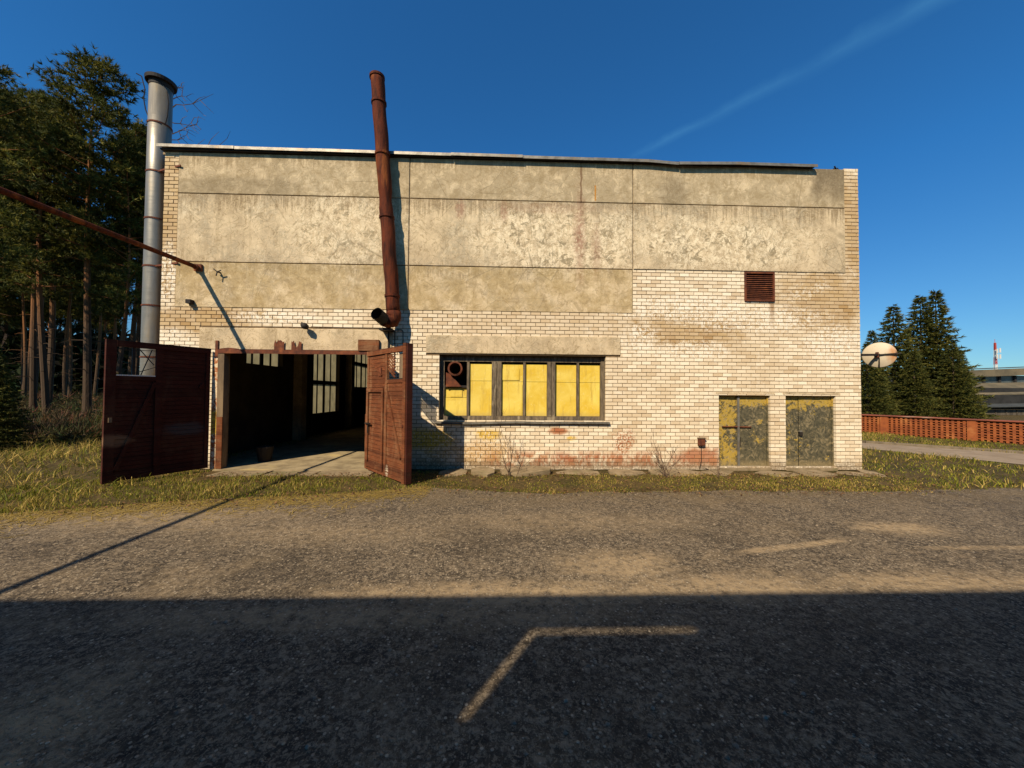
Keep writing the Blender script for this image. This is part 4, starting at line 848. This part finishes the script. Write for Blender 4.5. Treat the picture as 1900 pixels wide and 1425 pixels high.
def pine(seed, H, base_frac, spreadR):
    rg = np.random.default_rng(seed); tr = MB()
    sway = lambda z: (0.25*math.sin(z*0.22+seed), 0.2*math.cos(z*0.19+seed*2))
    s0 = sway(0)
    cx = lambda z: Vector((sway(z)[0]-s0[0], sway(z)[1]-s0[1], z))
    n = 12; tr.tube([cx(H*i/n) for i in range(n+1)], [max(0.16*(1-(i/n)**1.2)*(H/20)+0.015, 0.015)*(1.25 if i == 0 else 1) for i in range(n+1)], 9)
    P = []; D = []; Cc = []
    for i in range(10):                                    # dead stubs on the bare stem
        z = rg.uniform(0.15, base_frac)*H; a_ = rg.uniform(0, 6.28); L = rg.uniform(0.4, 1.6); b = cx(z)
        tr.tube([b, b+Vector((math.cos(a_)*L*0.6, math.sin(a_)*L*0.6, 0.02)), b+Vector((math.cos(a_)*L, math.sin(a_)*L, -0.12))], [0.025, 0.016, 0.006], 4, False)
    nb = 44
    for i in range(nb):
        t = base_frac + (1-base_frac)*((i+rg.uniform(0, 1))/nb); z = t*H; u = (t-base_frac)/(1-base_frac)
        a_ = i*2.4 + rg.uniform(-0.5, 0.5); L = spreadR*(0.45+0.8*u if u < 0.35 else 1.02*(1-u)**0.62+0.12)*rg.uniform(0.6, 1.15)
        if u < 0.3 and rg.uniform() < 0.3: L *= 0.4
        rise = rg.uniform(0.05, 0.35) + 0.5*u; b = cx(z); dirv = Vector((math.cos(a_), math.sin(a_), 0)); pts_ = []
        for k in range(5):
            q = k/4; pts_.append(b + dirv*(L*q) + Vector((rg.normal()*0.05*q*L*0.3, rg.normal()*0.05*q*L*0.3, L*(rise*q - 0.22*q + 0.18*q*q))))
        tr.tube(pts_, [0.05*(1-u*0.6), 0.038*(1-u*0.6), 0.026, 0.016, 0.007], 4, False)
        nc_ = 2 + int(3.2*L/max(spreadR, 0.1)); sid = dirv.cross(Vector((0, 0, 1)))
        for k in range(nc_):                               # needles sit in separate pads towards the branch ends
            q = 0.38 + 0.62*(k+rg.uniform(0.2, 1))/nc_; q = min(q, 0.999); j = min(int(q*4), 3); fp = pts_[j].lerp(pts_[j+1], q*4-j)
            ctr = fp + sid*(rg.normal()*0.26*L*(1.1-q*0.6)) + Vector((0, 0, rg.uniform(0.0, 0.25))); cr_ = rg.uniform(0.34, 0.62); g0 = rg.uniform(0.6, 1.25)
            for _ in range(23):
                w_ = Vector(rg.normal(size=3)); w_.z *= 0.45
                P.append(tuple(ctr + w_*cr_*0.62)); D.append(tuple((dirv*0.5 + w_*0.5 + Vector((0, 0, 0.6))).normalized()))
                g_ = g0*rg.uniform(0.75, 1.2); Cc.append((0.080*g_, 0.092*g_, 0.018*g_) if rg.uniform() < 0.68 else (0.19*g_, 0.175*g_, 0.032*g_))
    V, F, C = tri_tufts(np.array(P), np.array(D), 10, 0.27, 0.055, rg, 0.75, np.array(Cc))
    me = np_mesh('crown', V, F, C); me.materials.append(MT['needles'])
    tm = bpy.data.meshes.new('trunk'); tm.from_pydata(tr.v, [], tr.f); tm.materials.append(MT['bark']); tm.update()
    return tm, me
def spruce(seed, H, Rb, dense=1.0):
    rg = np.random.default_rng(seed); tr = MB(); tr.tube([(0, 0, 0), (0, 0, H*0.5), (0, 0, H)], [0.2*H/12, 0.11*H/12, 0.01], 8)
    P = []; D = []; Cc = []; z = 0.25
    while z < H-0.05:
        u = z/H; Lb = Rb*(1-u)**0.85*(0.9+0.1*math.sin(z*5)) + 0.08; nb = max(4, int((9 if u < 0.6 else 7)*dense))
        ph_ = rg.uniform(0, 6.28)
        for k in range(nb):
            a_ = ph_ + 6.283*k/nb + rg.normal()*0.2; L = Lb*rg.uniform(0.7, 1.12); dirv = np.array([math.cos(a_), math.sin(a_), 0]); sd_ = np.array([-dirv[1], dirv[0], 0])
            zo = z + rg.uniform(-0.15, 0.15); n = max(3, int(L*6.5))
            for j in range(n):
                q = 0.18 + 0.82*(j+rg.uniform(0, 1))/n; s_ = rg.normal()*0.30*L*(1-q*0.7)*0.6
                pz = zo + L*(-0.34*q + 0.22*q*q) - abs(s_)*0.25
                P.append(dirv*(L*q) + sd_*s_ + np.array([0, 0, pz])); D.append(dirv*0.9 + sd_*np.sign(s_)*0.45 + np.array([0, 0, -0.12 + 0.3*(q > 0.9)]))
                g_ = rg.uniform(0.55, 1.3); Cc.append((0.085*g_, 0.095*g_, 0.020*g_) if rg.uniform() < 0.7 else (0.17*g_, 0.155*g_, 0.03*g_))
        z += 0.30*(1 - 0.35*u)
    V, F, C = tri_tufts(np.array(P), np.array(D), 6, 0.34, 0.10, rg, 0.38, np.array(Cc))
    me = np_mesh('crown', V, F, C); me.materials.append(MT['needles'])
    tm = bpy.data.meshes.new('trunk'); tm.from_pydata(tr.v, [], tr.f); tm.materials.append(MT['spruce_bark']); tm.update()
    return tm, me
def plant_tree(name, proto, loc, rz, sc, label, cat, group):
    t = thing(name, loc, label, cat, group); t.rotation_euler = (0, 0, rz); t.scale = (sc, sc, sc)
    for nm, me in (('trunk', proto[0]), ('crown', proto[1])):
        o = bpy.data.objects.new(nm, me); COL.objects.link(o); o.parent = t
    return t
pines = [pine(1, 20.0, 0.46, 3.3), pine(2, 20.0, 0.40, 3.6), pine(3, 20.0, 0.55, 2.4), pine(4, 20.0, 0.66, 2.2)]
NG = 'pines at the edge of the wood'
front = [(-13.0, 10.0, 0, 0.97, 'tallest pine just left of the galvanised flue, top of the skyline'), (-15.7, 10.6, 1, 0.86, 'bushy pine second from the flue, a little lower than its neighbour'),
         (-13.9, 6.0, 1, 0.80, 'nearest pine, its dark branches cut by the left edge of the picture'), (-11.9, 12.5, 2, 0.80, 'slender pine half hidden behind the galvanised flue'),
         (-17.6, 9.2, 3, 0.86, 'sunlit orange pine trunk at the far left edge'), (-18.6, 13.0, 0, 0.95, 'straight pine between the leftmost trunks, set back'),
         (-15.2, 14.5, 2, 0.95, 'thin pine seen in the gap behind the two bushy pines'), (-20.5, 11.5, 1, 0.9, 'full crowned pine behind the left edge branches'),
         (-17.2, 16.5, 3, 1.0, 'bare stemmed pine with a high crown in the middle of the wood edge'), (-22.5, 15.5, 2, 1.0, 'pine with a narrow crown near the left edge, third row'),
         (-12.1, 10.4, 1, 0.72, 'lower full crowned pine touching the left side of the flue'), (-17.4, 11.4, 0, 0.86, 'pine with its top level with the overhanging left edge branches'), (-13.9, 15.0, 3, 0.86, 'thin bare stemmed pine seen low between the tallest pine and the flue')]
for i, (x, y, k, s, lab) in enumerate(front): plant_tree('pine_tree', pines[k], (x, y, -0.02), i*1.7, s, lab, 'pine', NG)
random.seed(3); placed = [(f_[0], f_[1]) for f_ in front]; cnt = 0; tries = 0
while cnt < 60 and tries < 4000:
    tries += 1; y = random.uniform(12, 52); d = y + 9.7; x = 8.47 - d*random.uniform(1.0, 1.62)
    if x > -11.5 or any((x-a_)**2 + (y-b_)**2 < 5.5 for a_, b_ in placed): continue
    placed.append((x, y)); cnt += 1
    plant_tree('pine_tree', pines[2 + (cnt % 2)], (x, y, -0.02), random.uniform(0, 6.28), random.uniform(0.70, 1.0), 'tall thin pine standing deep inside the wood on the left', 'pine', 'pines deep in the wood')
spr = [spruce(11, 12.0, 3.6), spruce(12, 12.0, 4.2), spruce(13, 12.0, 3.2)]
SG = 'spruces behind the red fence'
for (x, y, k, s, lab) in ((48.2, 22.5, 0, 0.975, 'tallest spruce, the right one of the twin tops right of the dish'), (47.2, 22.9, 1, 0.955, 'left one of the twin spruce tops right of the dish'), (44.5, 22.8, 1, 0.875, 'pointed spruce third from the right, above and right of the dish'),
                          (41.6, 22.0, 2, 0.66, 'small spruce tip between the building corner and the dish'), (43.0, 19.9, 1, 0.50, 'short dense spruce right behind the red fence under the dish'), (46.0, 19.6, 1, 0.54, 'short spruce behind the middle of the red fence'), (47.4, 20.2, 0, 0.50, 'short spruce behind the fence below the twin tops'), (39.6, 20.5, 1, 0.55, 'spruce mostly hidden behind the building corner')):
    plant_tree('spruce_tree', spr[k], (x, y, -0.02), x*1.3, s, lab, 'spruce', SG)
for (x, y, k, s, lab) in ((-8.3, 2.9, 1, 0.27, 'young dark spruce at the left edge in front of the wood'), (-10.6, 4.6, 1, 0.32, 'young spruce behind the one at the left edge'), (-9.8, 8.2, 2, 0.24, 'small young spruce between the pine trunks and the gate leaf')):
    plant_tree('young_spruce', spr[k], (x, y, -0.02), x, s, lab, 'spruce', 'young spruces under the pines')
# far dense wood behind the trunks: reads as one mass
rg = np.random.default_rng(77); n = 7500; yy = rg.uniform(34, 70, n); dd = yy+9.7; xx = 8.47-dd*rg.uniform(0.98, 1.75, n); zz = rg.uniform(0, 1, n)**1.4*9
C0 = np.stack([0.030*rg.uniform(0.6, 1.4, n), 0.036*rg.uniform(0.6, 1.4, n), 0.014*np.ones(n)], 1)
V, F, C = tri_tufts(np.stack([xx, yy, zz], 1), np.tile([0, 0, 0.3], (n, 1)), 9, 1.6, 0.5, rg, 0.8, C0)
me = np_mesh('far_wood', V, F, C); finish('far_wood', me, MT['needles'], kind='stuff', label='dark mass of young trees deep in the wood', category='wood')
# undergrowth: dry brush and twigs along the wood edge
n = 9000; yy = rg.uniform(4.5, 26, n); dd = yy+9.7; xx = 8.47-dd*rg.uniform(0.98, 1.6, n); keep = xx < -7.5
hgt = (0.25 + 1.5*np.clip((yy-4)/12, 0, 1)*rg.uniform(0, 1, n)**1.5); zz = rg.uniform(0, 1, n)*hgt
dry = rg.uniform(0, 1, n) < 0.42
C0 = np.where(dry[:, None], np.stack([0.16*rg.uniform(0.6, 1.3, n), 0.105*rg.uniform(0.6, 1.3, n), 0.045*np.ones(n)], 1), np.stack([0.050*rg.uniform(0.6, 1.3, n), 0.055*rg.uniform(0.6, 1.3, n), 0.016*np.ones(n)], 1))
V, F, C = tri_tufts(np.stack([xx, yy, zz], 1)[keep], np.tile([0, 0, 0.5], (keep.sum(), 1)), 9, 0.55, 0.045, rg, 0.7, C0[keep])
me = np_mesh('undergrowth', V, F, C); finish('undergrowth', me, MT['needles'], kind='stuff', label='dry brush and seedlings under the pines', category='undergrowth')
# bare shrubs, branching
def bare_shrub(name, loc, H, nst, seed, label, spread=0.35, cat='shrub', r0=0.012, group=None):
    rg_ = random.Random(seed); t = thing(name, loc, label, cat, group)
    def grow(m, p, d, L, r, depth):
        pts_ = [p]; q = p; dv_ = d
        for i in range(4):
            dv_ = (dv_ + Vector((rg_.gauss(0, 0.13), rg_.gauss(0, 0.13), rg_.gauss(0.05, 0.08)))).normalized(); q = q + dv_*(L/4); pts_.append(q)
        m.tube(pts_, [r*(1-0.18*i) for i in range(5)], 4, False)
        if depth > 0:
            for _ in range(rg_.randint(2, 3)):
                k = rg_.randint(1, 4); nd = (dv_ + Vector((rg_.gauss(0, 0.55), rg_.gauss(0, 0.4), rg_.gauss(0.1, 0.3)))).normalized(); grow(m, pts_[k], nd, L*rg_.uniform(0.45, 0.7), r*0.55, depth-1)
    for s_ in range(nst):
        m = MB(); a_ = rg_.uniform(0, 6.28); d = Vector((math.cos(a_)*spread, math.sin(a_)*spread*0.6, 1)).normalized()
        grow(m, Vector(loc)+Vector((rg_.uniform(-.12, .12), rg_.uniform(-.08, .08), -0.02)), d, H*rg_.uniform(0.5, 0.8), r0, 2); m.build('stem', MT['twig'], t)
    return t
bare_shrub('bare_shrub', (8.75, -0.75, 0), 1.35, 4, 4, 'few thin bare stems under the boarded window', 0.3)
bare_shrub('bare_shrub', (12.55, -0.8, 0), 1.15, 6, 9, 'bushy bare shrub on the wall foot left of the junction box', 0.5)
bare_shrub('bare_shrub', (13.9, -0.85, 0), 0.5, 3, 15, 'low bare twigs right below the junction box', 0.6)
BT = thing('bare_tree', (-2.75, 2.6, 0), 'leafless tree whose twigs stick out right of the flue top', 'tree')
tk = MB().tube([(-2.75, 2.6, -0.05), (-2.72, 2.6, 4), (-2.78, 2.6, 8), (-2.7, 2.6, 11.0), (-2.66, 2.6, 12.3)], [0.13, 0.11, 0.08, 0.045, 0.015], 8).build('trunk', MT['twig'], BT)
rb = random.Random(8)
for i, (z, L, rise) in enumerate(((11.9, 0.5, 0.7), (11.2, 1.25, 0.45), (10.9, 0.9, 0.1), (10.5, 0.95, 0.4), (10.3, 0.7, 0.2), (10.0, 0.8, 0.1), (9.6, 1.7, 0.35), (9.4, 1.0, -0.1), (11.6, 0.7, 0.5))):
    m = MB(); p = Vector((-2.7, 2.6, z)); d = Vector((1, rb.gauss(0, 0.2), rise)).normalized(); pp = [p + d*(L*k/4) + Vector((0, 0, 0.10*L*math.sin(k*0.8+i))) + Vector((rb.gauss(0, .02), 0, rb.gauss(0, .03))) for k in range(5)]
    m.tube(pp, [0.022, 0.018, 0.014, 0.010, 0.005], 4, False)
    for k in (2, 3, 4):
        for sg in (1, -1): m.tube([pp[k], pp[k]+Vector((0.16*L, rb.gauss(0, .1), sg*rb.uniform(0.1, 0.25)*L)), pp[k]+Vector((0.30*L, rb.gauss(0, .1), sg*rb.uniform(0.2, 0.3)*L))], [0.009, 0.007, 0.003], 4, False)
    m.build('branch', MT['twig'], BT)
for (x, y, s_) in ((-7.6, 3.6, 5), (-9.0, 5.2, 6), (-5.6, 4.4, 7)): bare_shrub('bare_shrub', (x, y, 0), 1.5, 5, s_*7, {5: 'bare thicket in the straw left of the gate leaf', 6: 'bare thicket further back under the pines', 7: 'bare thicket right behind the gate leaf'}[s_], 0.6, r0=0.016)

# ------------------------------------------------------------------ grass
def blades(P, h, w, cols, rg, lean=0.5):
    n = len(P); a_ = rg.uniform(0, 6.283, n); s = np.stack([np.cos(a_), np.sin(a_), np.zeros(n)], 1)*(w*rg.uniform(0.7, 1.3, n))[:, None]
    b_ = rg.uniform(0, 6.283, n); l = np.stack([np.cos(b_), np.sin(b_), np.zeros(n)], 1)*(h*lean*np.abs(rg.normal(size=n)))[:, None]
    up = np.stack([np.zeros(n), np.zeros(n), h], 1)
    V = np.empty((n, 5, 3)); V[:, 0] = P-s; V[:, 1] = P+s; V[:, 2] = P+s*0.7+up*0.6+l*0.4; V[:, 3] = P-s*0.7+up*0.6+l*0.4; V[:, 4] = P+up*0.95+l
    b = np.arange(n)[:, None]*5
    F = np.concatenate([b+np.array([[0, 1, 2]]), b+np.array([[0, 2, 3]]), b+np.array([[3, 2, 4]])], 0)
    return V.reshape(-1, 3), F, np.repeat(cols, 5, 0)
def pnoise(x, y, f): return np.array([mnoise.noise((a_*f, b_*f, 1.7)) for a_, b_ in zip(x, y)])
GREEN = np.array([0.12, 0.155, 0.014]); LIME = np.array([0.30, 0.28, 0.03]); STRAW = np.array([0.58, 0.42, 0.12]); MOSS = np.array([0.09, 0.075, 0.018])
def grass(name, n, xr, yr, ok, hf, w, dryf, rg, lean=0.5, **props):
    x = rg.uniform(*xr, n); y = rg.uniform(*yr, n); k = ok(x, y); x, y = x[k], y[k]
    nz = pnoise(x, y, 0.9); n2 = pnoise(x, y, 3.1); m = len(x)
    keep = (n2*1.3 + nz*0.7 + rg.normal(size=m)*0.25) > (-0.30 if name == 'verge_grass' else -0.30); x, y, nz, n2 = x[keep], y[keep], nz[keep], n2[keep]; m = len(x)
    h = hf(x, y, nz)*rg.uniform(0.45, 1.2, m); dry = rg.uniform(0, 1, m) < np.clip(dryf(x, y) + nz*0.5, 0, 1)
    mixf = rg.uniform(0, 1, (m, 1)); c = np.where(dry[:, None], STRAW*(0.55+0.6*mixf), GREEN*(1-mixf)+LIME*mixf)*rg.uniform(0.7, 1.2, (m, 1))
    V, F, C = blades(np.stack([x, y, np.full(m, -0.014)], 1), h, w, c, rg, lean)
    me = np_mesh(name, V, F, C); return finish(name, me, MT['grass'], kind='stuff', **props)
rg = np.random.default_rng(5)
ey = np.vectorize(edge_y)
def strip_ok(x, y):
    e_ = ey(x); top = np.where(x < 1.2, 1.0, np.where(x < 5.4, -0.72, np.where(x < 6.9, -0.15, -0.52)))
    return (y > e_ - 0.06 - np.abs(rg.normal(size=len(x)))*0.22*(rg.uniform(0, 1, len(x)) < 0.35)) & (y < top)
grass('verge_grass', 60000, (-1.5, 18.6), (-3.8, -0.1), strip_ok, lambda x, y, nz: 0.035 + 0.06*np.clip(nz+0.2, 0, 1)**1.5 + 0.03*(x < 6), 0.0055, lambda x, y: 0.24 + 0.16*(x > 7), rg, 0.8, label='short green and straw grass along the foot of the wall', category='grass')
grass('meadow_grass', 46000, (-22, 1.0), (-5.2, 13), lambda x, y: (y > ey(x)) & (x < 0.9 - 0.0*y) & (x > 8.47 - 1.75*(y+9.7)) & (x < 0.6), lambda x, y, nz: 0.16 + 0.22*np.clip(nz+0.4, 0, 1)*np.clip((-x-0.2)/2, 0.2, 1), 0.009, lambda x, y: 0.50, rg, 1.2, label='tall dry meadow grass left of the gate', category='grass')
grass('side_grass', 85000, (18.3, 46), (-2.2, 17), lambda x, y: (y > ey(x) + 0.1*rg.normal(size=len(x))) & (x < 8.47 + 1.75*(y+9.7)) & ~((x + 0.62*y > 24.6) & (x + 0.95*y < 29.6)), lambda x, y, nz: 0.07 + 0.12*np.clip(nz+0.3, 0, 1), 0.009, lambda x, y: 0.28, rg, 0.9, label='patchy green and yellow grass right of the building', category='grass')
# straw litter lying flat on the yard edge
n = 5000; x = rg.uniform(-2, 7, n); y = ey(x) - np.abs(rg.normal(size=n))*0.45; a_ = rg.uniform(0, 6.283, n); L = rg.uniform(0.03, 0.12, n); d = np.stack([np.cos(a_), np.sin(a_), np.zeros(n)], 1)*L[:, None]; s = np.stack([-np.sin(a_), np.cos(a_), np.zeros(n)], 1)*0.004
P = np.stack([x, y, rg.uniform(0.004, 0.015, n)], 1); V = np.stack([P-d-s, P+d-s, P+d+s, P-d+s], 1).reshape(-1, 3); C = np.repeat(STRAW*rg.uniform(0.5, 1.0, (n, 1)), 4, 0)
finish('straw_litter', np_mesh('straw_litter', V, np.arange(4*n).reshape(-1, 4), C), MT['grass'], kind='stuff', label='straw scattered on the yard edge', category='litter')
n = 3600; x = rg.uniform(1, 18.4, n); y = np.where(rg.uniform(0, 1, n) < 0.6, -0.45-np.abs(rg.normal(size=n))*0.5, ey(x)+rg.normal(size=n)*0.22); a_ = rg.uniform(0, 6.283, n); L = rg.uniform(0.012, 0.035, n)
ax_ = np.stack([np.cos(a_), np.sin(a_), rg.normal(size=n)*0.35], 1)*L[:, None]; bx_ = np.stack([-np.sin(a_), np.cos(a_), rg.normal(size=n)*0.35], 1)*(L*0.55)[:, None]; P = np.stack([x, y, rg.uniform(0.012, 0.04, n)], 1)
V = np.stack([P-ax_, P-bx_, P+ax_, P+bx_], 1).reshape(-1, 3); C = np.repeat(np.array([0.20, 0.11, 0.05])*rg.uniform(0.3, 1.5, (n, 1)), 4, 0)
finish('leaf_litter', np_mesh('leaf_litter', V, np.arange(4*n).reshape(-1, 4), C), MT['grass'], kind='stuff', label='dead brown leaves along the wall and verge', category='litter')
# loose stones on the asphalt
n = 9000; x = rg.uniform(-2, 20, n); y = -9.3 + rg.uniform(0, 1, n)**1.2*7.2; k = y < ey(x) - 0.02; x, y = x[k], y[k]; n = len(x); r = 0.004 + 0.018*rg.uniform(0, 1, n)**5
base = np.array([(1, 0, 0), (0, 1, 0), (-1, 0, 0), (0, -1, 0), (0, 0, 0.7)], float); V = base[None]*(r[:, None, None])*rg.uniform(0.6, 1.3, (n, 5, 1)); th = rg.uniform(0, 6.28, n); cth, sth = np.cos(th)[:, None], np.sin(th)[:, None]
V = np.stack([V[..., 0]*cth - V[..., 1]*sth, V[..., 0]*sth + V[..., 1]*cth, V[..., 2]], -1) + np.stack([x, y, np.full(n, 0.001)], 1)[:, None]
F = (np.arange(n)[:, None, None]*5 + np.array([(0, 1, 4), (1, 2, 4), (2, 3, 4), (3, 0, 4)])[None]).reshape(-1, 3)
finish('loose_gravel', np_mesh('loose_gravel', V.reshape(-1, 3), F), MT['stone'], kind='stuff', label='loose grit scattered over the asphalt', category='gravel')

# ------------------------------------------------------------------ openwork brick fence
FE = thing('brick_fence', (28.2, 9.6, 0), 'low openwork fence of red brick with a rusty coping', 'fence')
A = Vector((24.4, 16.6, 0)); Bp = Vector((33.0, 0.8, 0)); fd = (Bp-A).normalized(); fn = Vector((fd.y, -fd.x, 0)); FLn = (Bp-A).length; Z = Vector((0, 0, 1))
if fn.dot(CAMP - A) < 0: fn = -fn
lat = MB(); nrow = 8
for r_ in range(nrow):
    zc = 0.06 + r_*0.115; k = 0
    u = 0.0
    while u < FLn:
        lat.obox(A + fd*u + Z*zc + fn*random.uniform(-0.008, 0.008), fd, fn, Z, 0.042, 0.06, 0.05); u += 0.17
    lat.obox(A + fd*(FLn/2) + Z*(zc+0.0575), fd, fn, Z, FLn/2, 0.055, 0.016 if r_ % 2 else 0.024)
lat.build('lattice_bricks', MT['fence_brick'], FE, kind='stuff')
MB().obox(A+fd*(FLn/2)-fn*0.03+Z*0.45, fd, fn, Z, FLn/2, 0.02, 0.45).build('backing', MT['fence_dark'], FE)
u = 0
while u < FLn:
    L = random.uniform(2.2, 3.2); L = min(L, FLn-u); 
    MB().obox(A+fd*(u+L/2)+Z*(0.975+random.uniform(-0.01, 0.01))-fn*0.02, fd, (fn+Z*-0.10).normalized(), (Z+fn*0.10).normalized(), L/2-0.006, 0.15, 0.014).build('coping', MT['coping'], FE); u += L
u = 0.0
while u < FLn:
    MB().obox(A+fd*u+Z*0.48, fd, fn, Z, 0.13, 0.085, 0.478).build('pier', MT['fence_brick'], FE); u += 2.9

# ------------------------------------------------------------------ far sheds and mast
SH = thing('grey_shed', (66, 29, 0), 'long grey shed with stepped corrugated roofs beyond the fence', 'building')
def far(x0, x1, z0, z1, y0, y1, nm, mat, par=SH): return MB().box(x0, x1, y0, y1, z0, z1).build(nm, mat, par)
def roof(nm, mat, x0, x1, y0, y1, za0, za1, zb0, zb1, th=0.1):
    q = MB(); q.v = [(x0, y0, za0), (x1, y0, za1), (x1, y1, zb1), (x0, y1, zb0), (x0, y0, za0-th), (x1, y0, za1-th), (x1, y1, zb1-th), (x0, y1, zb0-th)]
    q.f = [(0, 1, 2, 3), (7, 6, 5, 4), (0, 4, 5, 1), (1, 5, 6, 2), (2, 6, 7, 3), (3, 7, 4, 0)]; return q.build(nm, mat, SH)
far(56.6, 90, 0, 0.62, 28.2, 28.4, 'board_wall', MT['shed_wood'])
for i in range(22): far(56.8+i*1.2, 56.9+i*1.2, 0, 0.6, 28.14, 28.2, 'batten', MT['shed_wood'])
far(56.8, 90, 0.62, 2.2, 28.9, 29.1, 'inner_wall', MT['far_dark'])  # near-black wall paints the shade under the lower roof
roof('lower_roof', MT['slate'], 55.8, 90, 27.6, 30.2, 0.85, 1.60, 1.30, 2.0)
far(57.5, 90, 1.2, 3.0, 30.4, 30.6, 'roof_gap_shade', MT['far_dark'])  # near-black box as the dark of the gap between the two roofs
roof('middle_roof', MT['asbestos'], 56.8, 90, 29.9, 33.2, 2.08, 2.95, 3.38, 4.2)
far(62.6, 90, 3.2, 4.6, 33.6, 33.8, 'window_band', MT['far_glass'])
for i in range(12): far(63.6+i*2.0, 63.85+i*2.0, 3.2, 4.6, 33.45, 33.6, 'window_post', MT['far_dark'])
far(62.0, 62.8, 3.2, 4.3, 33.3, 33.58, 'pier', MT['yellow'])
roof('upper_fascia', MT['asbestos'], 61.6, 90, 33.0, 33.4, 5.0, 6.3, 5.0, 6.3, 0.85)
roof('upper_roof', MT['slate'], 58.4, 90, 33.42, 38.0, 5.05, 6.5, 5.1, 6.6)
q = MB(); q.box(58.6, 62.0, 33.9, 38, 3.0, 4.9); q.build('gable', MT['slate'], SH)
MS = thing('radio_mast', (233, 150, 0), 'distant red and white lattice radio mast above the shed roof', 'mast')
for i in range(8):
    z0 = i*3.3; q = MB(); w0 = 0.6-0.05*i; w1 = 0.6-0.05*(i+1)
    for (sx, sy) in ((-1, -1), (1, -1), (0, 1.2)): q.beam((233+sx*w0, 150+sy*w0, z0), (233+sx*w1, 150+sy*w1, z0+3.3), 0.22, 0.22)
    for k in range(2): q.beam((233-w0, 150-w0, z0+1.65*k), (233+w0, 150-w0, z0+1.65*(k+1)), 0.12, 0.12)
    q.build('lattice_section', MT['red_paint'] if i % 2 else MT['white_paint'], MS)
for (dx, z) in ((-0.7, 19), (0.7, 19), (-0.7, 21.5), (0.7, 21.8)): MB().box(233+dx-0.18, 233+dx+0.18, 148.6, 149.0, z, z+2.0).build('antenna', MT['white_paint'], MS)
MB().tube([(233, 150, 26), (233, 150, 28)], 0.08, 5).build('spike', MT['red_paint'], MS)
